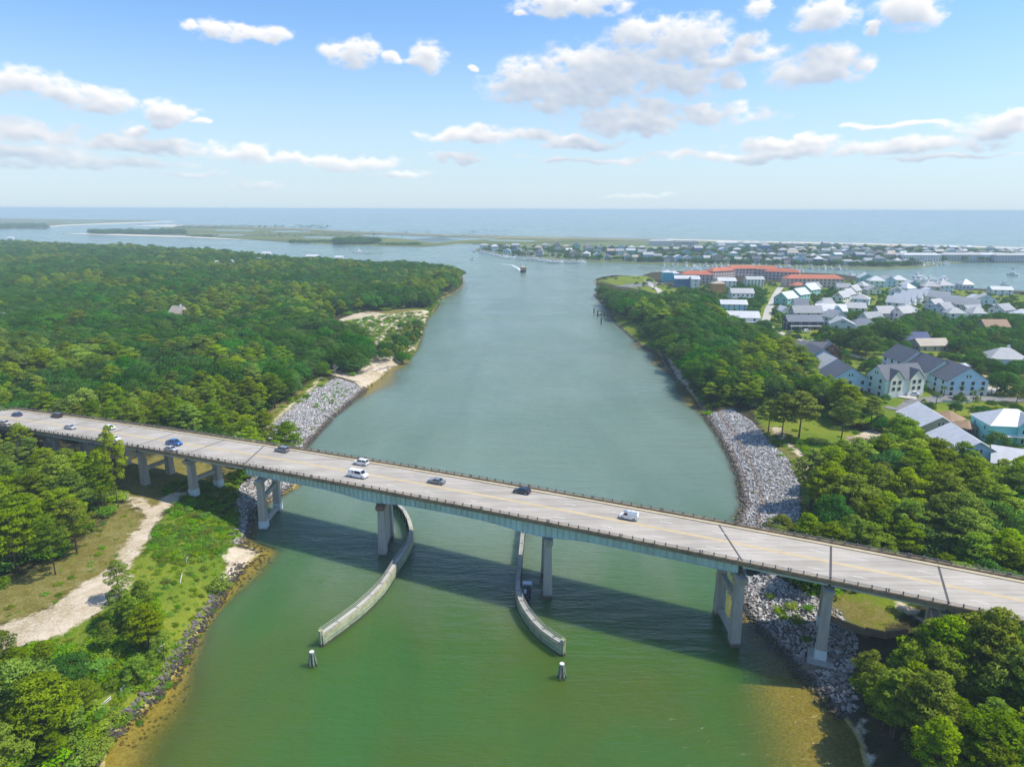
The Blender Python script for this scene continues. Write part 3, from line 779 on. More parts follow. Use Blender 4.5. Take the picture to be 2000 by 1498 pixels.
def palm_proto(i):
    g = random.Random(600 + i); h = g.uniform(3.6, 5.0); V = []; F = []; T = []
    for k in range(26):
        a = k * 2.4; e = g.uniform(-.3, 1.1); L = g.uniform(1.3, 1.8); pr = None
        for j in range(4):
            t = j / 3; r_ = L * t; zz = h + math.sin(e) * r_ - t * t * .7; wv = .22 * (1 - t * .8)
            r2 = r_ * math.cos(e * .6)
            p = Vector((r2 * math.cos(a), r2 * math.sin(a), zz)); sd_ = Vector((-math.sin(a), math.cos(a), 0)) * wv
            V += [p - sd_, p + sd_]; T += [.5 + .4 * g.random()] * 2
            if j: F.append((len(V) - 4, len(V) - 3, len(V) - 1, len(V) - 2))
    me = np_mesh('crown', V, np.array(F), True, [m_palm]); attr_f(me, 'tone', T)
    return (trunk_mesh('trunk', h, .16, [], i, .02), me, h + .8)
PROTO['pine'] = [pine_proto(i) for i in range(7)]
PROTO['oak'] = [oak_proto(i) for i in range(6)]
PROTO['shrub'] = [shrub_proto(i) for i in range(4)]
PROTO['palm'] = [palm_proto(i) for i in range(2)]
def dead_proto(i):
    g = random.Random(700 + i); mb = MB(); h = g.uniform(7, 10)
    tk = [(0, 0, -.5), (.1, .1, h * .4), (.3, -.1, h * .75), (.4, .1, h)]
    mb.tube(tk, [.22, .17, .1, .03], 6)
    for k in range(16):
        t = g.uniform(.35, .95); b0 = Vector((.4 * t, .05, h * t)); a = g.uniform(0, 6.28); L = (1.15 - t) * h * .55
        e_ = b0 + Vector((math.cos(a) * L, math.sin(a) * L, L * g.uniform(.3, .9))); mid = b0.lerp(e_, .5) + Vector((0, 0, -.15))
        mb.tube([b0, mid, e_], [.08, .055, .02], 4)
        for q in range(3):
            s_ = b0.lerp(e_, g.uniform(.4, .9)); a2 = a + g.uniform(-1, 1); mb.tube([s_, s_ + Vector((math.cos(a2), math.sin(a2), g.uniform(.2, 1))) * L * .3], [.03, .012], 3)
    return mb.mesh('dead_tree', m_dead)
NAMES = {'pine': 'pine_tree', 'oak': 'broadleaf_tree', 'shrub': 'shrub', 'palm': 'palm_tree'}
PARTS = {'pine': ('trunk', 'crown'), 'oak': ('trunk', 'crown'), 'shrub': ('stem', 'foliage'), 'palm': ('trunk', 'crown')}
def plant(kind, p, h, label, group=None, wide=1.0, idx=None, sink=.15):
    pr = PROTO[kind]; q = pr[random.randrange(len(pr)) if idx is None else idx % len(pr)]
    e = empty(NAMES[kind], (p.x, p.y, p.z - sink), random.uniform(0, 6.28), label, {'shrub': 'shrub'}.get(kind, 'tree'), group)
    s = h / q[2]; e.scale = (s * wide, s * wide, s)
    for nm, me in zip(PARTS[kind], q[:2]): link(bpy.data.objects.new(nm, me), e)
    return e
# prototypes for the masses of trees nobody could count
pcol = bpy.data.collections.new('forest_stock')
stock = []
for k in ('pine', 'oak', 'shrub'):
    for j, q in enumerate(PROTO[k]):
        tme = q[0]; cme = q[1]
        stock.append((k, j))
        mb_ = bpy.data.objects.new('stock_%02d' % len(stock), cme); pcol.objects.link(mb_)
SI = {kj: i for i, kj in enumerate(stock)}
def gn_scatter(name, pts, label, coll=pcol):
    """pts rows: x y z scale wide rot index"""
    pts = np.asarray(pts, float)
    me = bpy.data.meshes.new(name); me.vertices.add(len(pts)); me.vertices.foreach_set('co', pts[:, :3].astype(np.float32).ravel())
    attr_f(me, 'sc', pts[:, 3]); attr_f(me, 'wi', pts[:, 3] * pts[:, 4]); attr_f(me, 'ro', pts[:, 5])
    a = me.attributes.new('ix', 'INT', 'POINT'); a.data.foreach_set('value', pts[:, 6].astype(np.int32))
    o = link(bpy.data.objects.new(name, me)); tag(o, label, None, None, 'stuff')
    ng = bpy.data.node_groups.new(name, 'GeometryNodeTree')
    ng.interface.new_socket('Geometry', in_out='INPUT', socket_type='NodeSocketGeometry'); ng.interface.new_socket('Geometry', in_out='OUTPUT', socket_type='NodeSocketGeometry')
    N = ng.nodes; L = ng.links; gi = N.new('NodeGroupInput'); go = N.new('NodeGroupOutput')
    ip = N.new('GeometryNodeInstanceOnPoints'); ci_ = N.new('GeometryNodeCollectionInfo'); ci_.inputs['Collection'].default_value = coll
    ci_.inputs['Separate Children'].default_value = True; ci_.inputs['Reset Children'].default_value = True
    def na(nm, ty='FLOAT'):
        q = N.new('GeometryNodeInputNamedAttribute'); q.data_type = ty; q.inputs[0].default_value = nm; return q.outputs[0]
    L.new(gi.outputs[0], ip.inputs['Points']); L.new(ci_.outputs[0], ip.inputs['Instance']); ip.inputs['Pick Instance'].default_value = True
    L.new(na('ix', 'INT'), ip.inputs['Instance Index'])
    cx = N.new('ShaderNodeCombineXYZ'); L.new(na('ro'), cx.inputs[2]); L.new(cx.outputs[0], ip.inputs['Rotation'])
    c2 = N.new('ShaderNodeCombineXYZ'); wi = na('wi'); L.new(wi, c2.inputs[0]); L.new(wi, c2.inputs[1]); L.new(na('sc'), c2.inputs[2]); L.new(c2.outputs[0], ip.inputs['Scale'])
    L.new(ip.outputs[0], go.inputs[0])
    md = o.modifiers.new('scatter', 'NODES'); md.node_group = ng
    return o
# where nothing may grow: bridge line, riprap, sand, roads, houses (filled in below)
CLEAR = []        # (x, y, r)
def free_mask(x, y, extra=0.0):
    s, nn = to_sn(x, y); ok = ~((np.abs(nn + 1.0) < 12.0 + extra))
    for kk_, p in RIP_W.items(): ok &= poly_sd(x, y, p) < (-5.5 if kk_ == 'R1' else -7.0 if kk_ == 'L1' else -2.0)
    for p in SAND: ok &= poly_sd(x, y, px_poly(p, 3)) < 0
    for p, wd, z in PATHS: ok &= line_d(x, y, px_poly(p, z)) > wd + .5
    for p, wd in ROADS_PX: ok &= line_d(x, y, px_poly(p, 5)) > wd / 2 + 2.5
    for (cx, cy, r) in CLEAR: ok &= (x - cx) ** 2 + (y - cy) ** 2 > (r + 1.5) ** 2
    return ok
def jitter(poly, sp, seed, grow=0.0):
    """scattered points in a polygon, about sp metres apart"""
    P_ = np.asarray(poly); lo = P_.min(0); hi = P_.max(0); g = np.random.default_rng(seed)
    xs = np.arange(lo[0], hi[0], sp); ys = np.arange(lo[1], hi[1], sp * .87)
    X_, Y_ = np.meshgrid(xs, ys); X_ = X_ + (np.arange(len(ys)) % 2)[:, None] * sp / 2
    x = (X_ + g.uniform(-.36, .36, X_.shape) * sp).ravel(); y = (Y_ + g.uniform(-.36, .36, X_.shape) * sp).ravel()
    k = poly_sd(x, y, P_) > 0
    return x[k], y[k]
# ------------------------------------------------------------------ far shore, islands and marsh
mf = bpy.data.materials.new('marsh'); mf.use_nodes = True; n = NT(mf.node_tree); b = n.n['Principled BSDF']
P = n.vec('MULTIPLY', n.pos(), (.5, 1, 1)); a1 = n.noise(P, .012, 5, .6, .5); a2 = n.noise(P, .004, 4, .55)
c = n.mix(n.ramp(a1, .35, .65), C4((.085, .125, .03)), C4((.19, .19, .06))); c = n.mix(n.ramp(a2, .45, .65), c, C4((.10, .12, .055)))
n.put(b.inputs['Base Color'], c); b.inputs['Roughness'].default_value = 1; b.inputs['Specular IOR Level'].default_value = 0
m_sandf = mat('far_sand', (.62, .55, .43), .95, .1, .02)
m_dune = mat('dune_grass', (.20, .19, .095), .95, .35, .02)
m_islgrass = mat('island_grass', (.13, .16, .05), .95, .35, .03)
def flat_land(name, pts, z, m, skirt=True, zpx=0.0):
    W_ = [Vector((*G2(a, b_, zpx), 0)) for a, b_ in pts]
    c = sum(W_, Vector()) / len(W_); mb = MB()
    top = [(p.x + (c.x - p.x) * .012, p.y + (c.y - p.y) * .012, z) for p in W_]
    mb.face(top)
    if skirt:
        for i in range(len(W_)):
            j = (i + 1) % len(W_); mb.face([(W_[i].x, W_[i].y, -1), (W_[j].x, W_[j].y, -1), top[j], top[i]])
    o = mb.build(name, m); tag(o, kind='structure'); return o
MARSH = [(180,455),(360,460),(470,467),(560,474),(700,480),(830,483),(868,480),(890,477),(925,477),(1000,482),(1300,480),(1300,470),(1100,465),(900,461),(700,454),(560,446),(420,441),(360,441),(300,447)]
flat_land('marsh_island', MARSH, 1.0, mf)
flat_land('dune_strip', [(340,443.5),(420,444),(560,449),(700,457),(900,465),(1100,469),(1300,474),(1300,469.6),(1100,464.6),(900,460.6),(700,453.6),(560,445.6),(420,440.6),(362,440.2)], 2.6, m_dune)
flat_land('beach', [(120,457.5),(180,456.5),(360,462),(470,469),(475,470.2),(360,464.5),(180,459.5)], 1.3, m_sandf)
flat_land('sand_spit', [(250,441.5),(330,439.5),(420,441.8),(420,443.4),(330,443.6)], 1.5, m_sandf)
flat_land('far_marsh', [(-300,446),(60,447),(100,441),(200,437.5),(330,433.5),(290,430.5),(150,429),(0,427),(-300,426)], 1.0, mf)
flat_land('far_beach', [(60,448.3),(95,444.6),(150,440.6),(230,437.6),(330,433.9),(340,433),(330,432.3),(220,435.8),(120,440),(85,444)], 1.5, m_sandf)
for pts in ([(395,459),(470,458),(480,460.5),(400,461)], [(700,459),(790,457),(860,463),(900,470),(850,473),(780,466),(720,462)], [(520,452),(600,450.5),(610,453),(540,454)],
            [(800,468),(880,462),(960,464),(980,466),(900,470),(850,475)], [(420,449),(500,450),(490,452),(420,451)], [(120,434),(200,432.5),(210,433.3),(120,435)],
            [(600,462),(690,464),(650,466),(590,465)], [(950,468),(1050,470),(1040,472),(960,471)]):
    o = flat_land('tidal_creek', pts, 1.012, mw, False, 1.0)
# barrier island under the houses
ISL_N = [(925,489),(955,494),(1000,500),(1060,507),(1120,512),(1200,513),(1260,516),(1330,519),(1400,519),(1500,521),(1640,525),(1720,526),(1800,524),(1850,516),(1900,511),(2000,512),(2300,522)]
ISL_F = [(2300,492),(2000,486),(1700,478),(1500,474),(1300,469),(1150,475),(1000,479),(940,481)]
flat_land('island_ground', ISL_N + ISL_F, 1.4, m_islgrass)
flat_land('island_beach', [(1300,470.2),(1500,475.2),(1700,479.4),(2000,487.6),(2300,493.6),(2300,491),(2000,485),(1700,477.2),(1500,473),(1300,468)], 1.9, m_sandf)
# surf lines off the beach
m_foam = mat('foam', (.82, .84, .84), .9, .05, 1)
# tree masses on the islands
rows = []
def tree_mass(px0, px1, y0, y1, n_, hs=1.0):
    for _ in range(n_):
        g = G(random.uniform(px0, px1), random.uniform(y0, y1), 1.0); j = random.randrange(len(PROTO['oak']))
        rows.append((g.x, g.y, .6, random.uniform(.6, 1.0) * hs, 1.9, random.uniform(0, 6), SI[('oak', j)]))
tree_mass(178, 360, 452.5, 458, 420, 1.2); tree_mass(655, 735, 471, 477.5, 160, 1.3); tree_mass(565, 660, 471.5, 475, 60, .6); tree_mass(740, 820, 476, 479.5, 60, .5)
tree_mass(-60, 92, 441.5, 447, 260, 1.4); tree_mass(340, 640, 441, 446.5, 140, .6); tree_mass(500, 1000, 450, 463, 120, .4); tree_mass(365, 425, 461, 463, 40, .6)
gn_scatter('island_wood', rows, 'dark low wood on the marsh islands across the water')
# ------------------------------------------------------------------ houses
WALLC = {'white': (.74, .74, .72), 'cream': (.80, .76, .58), 'mint': (.66, .78, .70), 'blue': (.47, .68, .80), 'paleblue': (.60, .70, .76), 'navy': (.035, .05, .085), 'teal': (.26, .54, .50),
         'turquoise': (.22, .62, .60), 'brick': (.24, .085, .06), 'orange': (.62, .28, .07), 'cyan': (.05, .50, .62), 'grey': (.42, .44, .45), 'tan': (.48, .40, .30), 'pink': (.60, .46, .42), 'royal': (.05, .16, .38), 'yellow': (.66, .56, .30)}
ROOFC = {'charcoal': (.105, .115, .135), 'metal': (.56, .565, .57), 'greyr': (.30, .31, .32), 'lightgrey': (.41, .41, .405), 'red': (.44, .13, .07), 'brownr': (.30, .19, .11), 'slate': (.16, .18, .21), 'tanr': (.42, .36, .28), 'solar': (.05, .07, .17)}
WM = {k: mat('siding_' + k, v, .75, .06, .6) for k, v in WALLC.items()}
RM = {k: mat('roof_' + k, v, .7 if k != 'metal' else .45, .10, .5, bump=.1) for k, v in ROOFC.items()}
m_frame = mat('window_frame', (.72, .72, .70), .6, .04, 2)
m_pane = mat('window_glass', (.03, .045, .055), .12, .2, .4, spec=.6)
m_door = mat('house_door', (.25, .27, .28), .6, .1, 1)
def window_mesh(w, h):
    mb = MB(); mb.box((0, -.04, h / 2), (w, .1, h), m=0); mb.box((0, -.10, h / 2), (w - .24, .05, h - .24), m=1); return mb.mesh('window', [m_frame, m_pane])
WIN = {(1.2, 1.7): window_mesh(1.2, 1.7), (1.8, 2.0): window_mesh(1.8, 2.0), (2.6, 1.9): window_mesh(2.6, 1.9), (.9, 1.6): window_mesh(.9, 1.6)}
mb = MB(); mb.box((0, -.05, 1.15), (3.0, .12, 2.3)); GARAGE = mb.mesh('garage_door', WM['white'])
mb = MB(); mb.box((0, -.05, 1.05), (1.0, .12, 2.1)); DOOR = mb.mesh('door', m_door)
def gable_solid(mb, w, d, z, rh, ax, ov, th, m=0):
    """two roof slabs; ridge along local x (ax='x') or y"""
    W, D = w / 2 + ov, d / 2 + ov
    if ax == 'y': W, D = D, W
    k = rh / (D - ov) ; ez = z - ov * k
    for s in (-1, 1):
        q = [(-W, s * D, ez), (W, s * D, ez), (W, 0, z + rh), (-W, 0, z + rh)]
        q = q if s < 0 else q[::-1]
        if ax == 'y': q = [(-b_, a, c_) for a, b_, c_ in q]
        mb.hexa([(a, b_, c_) for a, b_, c_ in q] + [(a, b_, c_ + th) for a, b_, c_ in q], m)
def house(px, py, w, d, h, roof, rh, wall, rf, rz, label, name='house', cat='house', group=None, win=(1.8, 2.0), cols=3, rows_=2, sides=True, garage=0, chimney=False, base=False, gables=(), loc=None, clear=True, dormer=False, ov=.6, deck=False):
    g = loc or GH(px, py); cx, cy = g.x - math.sin(rz) * 0 , g.y
    off = Vector((-math.sin(rz), math.cos(rz), 0)) * (d / 2)
    c = Vector((g.x, g.y, 0)) + off
    z0 = g.z if loc else min(hgt(c.x + q * w * .4, c.y + p * d * .4) for q in (-1, 1) for p in (-1, 1))
    h += (g.z - z0)
    e = empty(name, (c.x, c.y, z0 - .3), rz, label, cat, group)
    if clear: CLEAR.append((c.x, c.y, max(w, d) * .56)); CLEAR.append((c.x * .985, c.y * .985, max(w, d) * .5))
    mb = MB(); W, D = w / 2, d / 2
    mb.box((0, 0, h / 2), (w, d, h))
    if roof == 'gx':
        for s in (-1, 1): mb.face([(s * W, -D, h), (s * W, D, h), (s * W, 0, h + rh)])
    if roof == 'gy':
        for s in (-1, 1): mb.face([(-W, s * D, h), (W, s * D, h), (0, s * D, h + rh)])
    mb.build('wall', WM[wall], e)
    mb = MB()
    if roof == 'gx': gable_solid(mb, w, d, h + .02, rh, 'x', ov, .22)
    elif roof == 'gy': gable_solid(mb, w, d, h + .02, rh, 'y', ov, .22)
    elif roof == 'hip':
        a, b_ = W + ov, D + ov; r = max(a - b_, 0) ; r2 = max(b_ - a, 0)
        q = [(-a, -b_, h + .02), (a, -b_, h + .02), (a, b_, h + .02), (-a, b_, h + .02)]
        t1, t2 = (-r, -r2, h + rh), (r, r2, h + rh)
        mb.face(q[::-1])
        if r >= r2:
            mb.face([q[0], q[1], t2, t1]); mb.face([q[2], q[3], t1, t2]); mb.face([q[1], q[2], t2]); mb.face([q[3], q[0], t1])
        else:
            mb.face([q[0], q[1], t1]); mb.face([q[1], q[2], t2, t1]); mb.face([q[2], q[3], t2]); mb.face([q[3], q[0], t1, t2])
    else:
        mb.box((0, 0, h + .2), (w + .6, d + .6, .4))
    ro = mb.build('roof', RM[rf], e)
    if base: mb = MB(); mb.box((0, 0, 1.5), (w + .08, d + .08, 3.0)); [mb.box((gx_, -D - .47, 1.5), (gw_ + .08, .94, 3.0)) for gx_, gw_ in gables]; mb.build('white_base', WM['white'], e)
    if base:
        mb = MB(); mb.box((0, 0, h + .02), (w + .14, d + .14, .3)); mb.box((0, 0, h * .64), (w + .10, d + .10, .16)); mb.build('trim', WM['white'], e)
    for gx, gw in gables:
        rr = gw * .55; mb = MB()
        mb.box((gx, -D - .45, h / 2 + .1), (gw, .9, h + .2)); mb.face([(gx - gw / 2, -D - .9, h + .2), (gx + gw / 2, -D - .9, h + .2), (gx, -D - .9, h + .2 + rr)])
        mb.build('bay', WM[wall if wall != 'mint' else 'cream'], e)
        mb = MB(); dd = D * .9
        for s in (-1, 1):
            q = [(gx + s * (gw / 2 + .3), -D - 1.2, h + .05), (gx + s * (gw / 2 + .3), -D + dd, h + .05), (gx, -D + dd, h + .35 + rr), (gx, -D - 1.2, h + .35 + rr)]
            mb.hexa(q + [(a, b_, c_ + .18) for a, b_, c_ in q])
        mb.build('roof', RM[rf], e)
    if chimney: mb = MB(); mb.box((W * .2, D * .1, h + rh), (1.2, 1.2, 2.4)); mb.build('chimney', WM['white'], ro)
    if dormer: mb = MB(); mb.box((0, -D * .5, h + rh * .62), (3.4, 2.2, 1.1)); mb.build('dormer', RM['greyr'], ro)
    if deck:
        mb = MB(); mb.box((0, -D - 1.1, h * .5), (w * .9, 2.2, .2))
        for q in (-.42, -.14, .14, .42): mb.box((q * w, -D - 2.0, h * .25), (.22, .22, h * .5))
        mb.box((0, -D - 2.1, h * .5 + .9), (w * .9, .08, .1)); mb.build('porch', WM['white'], e)
    me = WIN[win]; fl = h / max(rows_, 1)
    for r_ in range(rows_):
        zz = fl * r_ + fl * .5 - win[1] / 2
        gar = garage if r_ == 0 else 0
        for q in range(gar):
            o = link(bpy.data.objects.new('garage_door', GARAGE), e); o.location = (-W + (q + .5) * w / gar, -D - (.9 if gables else 0), .35)
        if not gar:
            xs = [-W + (q + .5) * w / cols for q in range(cols)]
            if gables: xs = [gx + o_ for gx, gw in gables for o_ in (-gw * .22, gw * .22)]
            for x_ in xs:
                o = link(bpy.data.objects.new('window', me), e); o.location = (x_, -D - (.9 if gables else 0), zz)
        if sides:
            ns = max(1, int(d / 5.5))
            for s in (-1, 1):
                for q in range(ns):
                    o = link(bpy.data.objects.new('window', me), e); o.location = (s * W, -D + (q + .5) * d / ns, zz); o.rotation_euler = (0, 0, s * math.pi / 2)
    if roof == 'gy' and rh > 3.5 and sides:
        for q in (-.75, .75):
            o = link(bpy.data.objects.new('window', WIN[(.9, 1.6)]), e); o.location = (q, -D, h + rh * .2)
    if roof in ('gx',) and rh > 3.5 and sides:
        for s in (-1, 1):
            for q in (-.75, .75):
                o = link(bpy.data.objects.new('window', WIN[(.9, 1.6)]), e); o.location = (s * W, q, h + rh * .22); o.rotation_euler = (0, 0, s * math.pi / 2)
    o = link(bpy.data.objects.new('door', DOOR), e); o.location = (W * .45, -D - (.9 if gables else .0), .35)
    return e
H_ = house
# the apartment court on the right bank
H_(1764,774,22,13,9.2,'gx',5.6,'mint','charcoal',0.22,'tall mint and cream apartment house with two front gables and garages',gables=((-5.4,7),(5.8,7)),rows_=3,garage=4,win=(1.8,2.0),base=True)
H_(1785,738,15,18,9,'gy',6,'white','charcoal',.05,'white apartment house with a dark roof behind the mint one',rows_=3,dormer=True)
H_(1836,757,15,18,8.5,'gy',6,'mint','charcoal',.02,'pale mint gabled house between the cream and the blue ones',rows_=3,dormer=True,win=(1.8,2.0),base=True)
H_(1886,773,20,18,7.8,'gy',6.5,'blue','charcoal',.0,'light blue gabled house with white base beside the lane',rows_=3,cols=4,dormer=True,win=(1.8,2.0),base=True)
H_(1658,764,19,14,6.5,'gy',6,'blue','charcoal',.05,'light blue gable-end house of the dark roofed row',rows_=2,win=(1.8,2.0),base=True)
H_(1630,744,19,14,6.5,'gy',6,'paleblue','lightgrey',.05,'light grey roofed middle house of the row by the pines',rows_=2,clear=True)
H_(1604,724,19,16,6.5,'gy',6,'blue','charcoal',.05,'dark roofed rear house of the row by the pines',rows_=2)
H_(1735,735,6,6,4,'gx',2,'mint','charcoal',0,'small mint pool house with dark roof',rows_=1,cols=1,sides=False)
H_(1578,700,24,13,4.4,'gx',5,'white','charcoal',-.25,'long white porched house with dark roof and chimney',chimney=True,rows_=1,cols=6)
H_(1622,702,12,14,4.6,'gy',5,'brick','charcoal',-.25,'red brick wing with a gable by the long porched house',rows_=1,cols=2)
H_(1572,644,26,11,6.5,'gx',4,'navy','slate',.0,'dark navy house with black gables by the road junction',cols=4,deck=True)
H_(1578,624,24,10,6,'gx',5,'grey','greyr',.05,'grey shingle roofed house behind the navy one')
H_(1624,622,24,12,6.5,'gx',5,'blue','metal',-.1,'light blue house with pale gables right of the grey roof',gables=((4,7),))
H_(1535,617,9,9,4.6,'gy',3.5,'white','metal',.25,'small white gabled garage by the lane',rows_=1,cols=1)
H_(1548,596,20,14,7,'gx',5.5,'teal','metal',.7,'teal gabled house with white metal roof, front of three')
H_(1572,588,20,14,7,'gx',5.5,'teal','metal',.7,'teal gabled house with white metal roof, middle of three')
H_(1592,578,20,14,7,'gx',5.5,'teal','metal',.7,'teal gabled house with white metal roof, rear of three')
H_(1452,636,24,14,6.5,'gx',4,'white','metal',-.1,'white house with broad white metal roof nearest the wood',deck=True)
H_(1433,612,22,13,8,'gx',3,'blue','metal',-.1,'tall blue house with white roof above the dark trees',cols=5,rows_=3,win=(1.2,1.7))
H_(1450,588,22,14,8,'gx',4,'white','lightgrey',-.05,'white beach house with grey metal roof and balcony',deck=True,cols=5)
H_(1404,574,14,11,11,'hip',2.2,'orange','tanr',0,'orange stucco tower house with cream roof',cols=2,rows_=3,win=(1.2,1.7))
H_(1420,566,20,14,10,'gx',3,'white','metal',.0,'white tall house behind the orange tower',cols=4,rows_=3)
H_(1475,561,20,13,9,'gx',3,'white','lightgrey',.0,'white house with flat grey roof before the red condominium',cols=5,rows_=3)
H_(1338,563,24,13,11,'gx',3,'royal','metal',-.08,'tall royal blue house with white roof beside the red one',cols=5,rows_=3)
H_(1358,566,9,15,12,'gx',3,'white','metal',-.08,'narrow white stair tower beside the royal blue house',rows_=3,cols=1)
H_(1304,551,12,12,12,'hip',3,'cyan','metal',0,'bright cyan house near the park point',cols=3,rows_=3,win=(1.2,1.7))
H_(1318,548,12,12,9,'hip',3,'cyan','metal',0,'lower cyan wing right of the bright cyan house',cols=3,rows_=2)
# red roofed condominiums round the basin
def condo(px, py, w, rz, label, h=10.5, d=15): H_(px,py,w,d,h,'hip',4.2,'pink','red',rz,label,'condominium','condominium',cols=int(w/4.5),rows_=3,win=(2.6,1.9),sides=False)
condo(1362,553,38,-.05,'short red tile roofed condominium behind the royal blue house')
condo(1413,545,40,.55,'left wing of the curved red roofed condominium'); condo(1452,540,44,.18,'second section of the curved red roofed condominium')
condo(1490,541,44,-.12,'third section of the curved red roofed condominium'); condo(1526,547,42,-.45,'right wing of the curved red roofed condominium')
condo(1590,562,66,-.03,'straight red roofed condominium right of the curved one'); H_(1562,566,16,12,5,'hip',3,'pink','red',0,'low red hip roofed pavilion before the straight condominium',rows_=1)
# white gabled rows and the houses by the harbour
TW = [(1652,594,16,'gx','cream',.75),(1664,588,16,'gx','white',.75),(1676,580,16,'gx','white',.75),(1750,606,18,'gx','white',-.75),(1762,600,18,'gx','white',-.75),(1776,594,18,'gx','white',-.75),(1790,588,18,'gx','white',-.75),
      (1828,594,18,'gx','white',-.9),(1846,602,18,'gx','white',-.9),(1864,606,18,'gx','white',-.9),(1884,610,18,'gx','white',-.9)]
ordn = ['first','second','third','fourth','fifth','sixth','seventh','eighth','ninth','tenth','eleventh','twelfth','thirteenth','fourteenth','fifteenth','sixteenth','seventeenth','eighteenth','nineteenth','twentieth']
rn = [0, 0, 0]
for (a, b_, w_, rf_, wl, rz_) in TW:
    k = 0 if a < 1700 else (1 if a < 1800 else 2); nm = ('left', 'middle', 'right')[k]
    H_(a,b_,w_,11,7,'gx',5,wl,'lightgrey' if k != 1 else 'metal',rz_,'%s pale gable from the left in the %s stepped townhouse row' % (ordn[rn[k]].capitalize(), nm), 'townhouse','townhouse','stepped rows of pale townhouses'); rn[k] += 1
HB = [(1692,556,'teal','metal'),(1712,562,'mint','metal'),(1736,562,'blue','lightgrey'),(1756,560,'cream','metal'),(1782,572,'teal','metal'),(1818,574,'pink','lightgrey'),(1815,588,'blue','metal'),(1848,572,'paleblue','lightgrey')]
for i, (a, b_, wl, rf_) in enumerate(HB):
    H_(a,b_,17,14,8,'hip' if i % 2 else 'gy',5,wl,rf_,random.uniform(-.3,.3),'%s harbour house with pale roof, %s from the left beside the yachts' % (wl if wl != 'paleblue' else 'pale blue', ordn[i]),group='harbour houses',cols=3,rows_=2)
H_(1890,566,13,13,6,'hip',6,'white','metal',0,'white house with steep pyramid roof by the harbour',rows_=1)
H_(1957,577,20,12,6,'gx',3,'paleblue','metal',-.2,'pale house with bright white metal roof by the harbour water')
H_(1925,598,18,14,6,'gy',5,'paleblue','lightgrey',-.4,'pale blue gabled house among the trees by the harbour')
H_(1908,592,12,8,5,'gy',3,'turquoise','metal',0,'small turquoise gable showing above the trees',rows_=1,cols=1)
H_(1960,606,13,8,4,'flat',0,'white','metal',0,'low white flat roofed garage among trees',rows_=1)
H_(1688,650,20,14,5,'hip',5,'paleblue','slate',-.2,'dark slate roofed house among the oaks above the row',cols=4,rows_=1)
H_(1672,612,16,12,5,'gx',4,'white','lightgrey',-.2,'white roofed house behind the dark slate roof')
H_(1790,674,18,12,4,'gx',4,'grey','solar',0,'house with dark blue solar roof among the oaks',rows_=1)
H_(1825,686,20,11,4,'gx',3.5,'tan','tanr',.1,'low tan house right of the solar roof',rows_=1)
H_(1948,648,18,12,4,'gx',4.5,'tan','brownr',0,'house with brown roof high in the right trees',rows_=1)
H_(1970,716,20,15,4.5,'hip',5.5,'paleblue','lightgrey',-.2,'grey hip roofed house with chimney at the right edge',chimney=True,rows_=1)
H_(1887,726,5,5,3.6,'hip',1.2,'white','metal',0,'small white shed on the dry lot',rows_=1,cols=1,sides=False)
H_(1834,852,16,22,3.6,'gy',4.6,'tan','metal',-.15,'white metal roofed house with crossing ridge by the round gazebo',rows_=1,win=(1.2,1.7))
H_(1906,914,18,22,4.6,'gy',5.2,'blue','metal',-.15,'light blue house with broad white metal roof near the pines',rows_=1,win=(1.2,1.7))
H_(1984,868,20,15,7.5,'hip',5,'turquoise','metal',-.15,'turquoise house with white roof and porch at the right edge',cols=4,win=(1.2,1.7),deck=True,gables=((3,7),))
H_(2012,935,22,14,4,'gx',4,'white','metal',-.55,'white metal roof cut by the right edge of the picture',rows_=1)
# houses in the left wood
H_(342,634,12,11,9,'gx',5,'cream','tanr',-.35,'cream house with tan roof alone in the left wood',chimney=True,win=(1.2,1.7))
H_(422,527,17,13,8,'hip',5,'white','metal',0,'white roofed house in the wood near the far water'); H_(452,527,12,12,9,'gy',5,'grey','greyr',.2,'grey gabled house beside the white roofed one in the wood')
H_(508,517,18,12,7,'gx',4,'white','metal',0,'white house with low roof near the far edge of the left wood')
H_(110,553,15,11,7,'gx',4,'paleblue','slate',.1,'slate roofed house half hidden in the left wood'); H_(130,664,7,6,6,'gx',3,'white','metal',.2,'small white gable poking out of the left wood',rows_=1,cols=1)
H_(275,534,11,8,8,'gx',2,'white','metal',.1,'small white roof in the middle of the left wood'); H_(20,471,18,10,9,'gx',4,'white','metal',0,'white roofed house by the far water at the left edge')
H_(-5,640,8,8,8,'gx',3,'white','metal',0,'white gable at the left edge of the wood',rows_=1)
# smaller cottages between them
cx_, cy_ = jitter(px_poly([(1500,562),(1640,556),(1860,590),(2010,600),(2010,640),(1900,630),(1700,640),(1640,660),(1560,610)], 5), 27, 77); kc = 0
for a, b_ in zip(cx_, cy_):
    if all((a - q) ** 2 + (b_ - r) ** 2 > (s_ + 8) ** 2 for q, r, s_ in CLEAR) and min(float(line_d(np.array([a]), np.array([b_]), px_poly(p, 5))[0]) for p, wd_ in ROADS_PX) > 13:
        wl = random.choice(['white','white','cream','paleblue','grey','mint']); kc += 1
        nth = ordn[kc - 1] if kc <= 20 else 'twenty-' + ordn[min(kc - 21, 8)]
        H_(0,0,random.uniform(11,16),random.uniform(10,13),random.uniform(5.5,8),random.choice(['gx','gy','hip']),random.uniform(3.5,5),wl,random.choice(['metal','greyr','lightgrey','greyr','lightgrey','slate']),random.uniform(-.6,.7),'%s cottage, %s from the left among the town trees' % (wl if wl != 'paleblue' else 'pale blue', nth),'cottage','house','cottages among the town trees',loc=Vector((a, b_, hgt(a, b_))),cols=2)
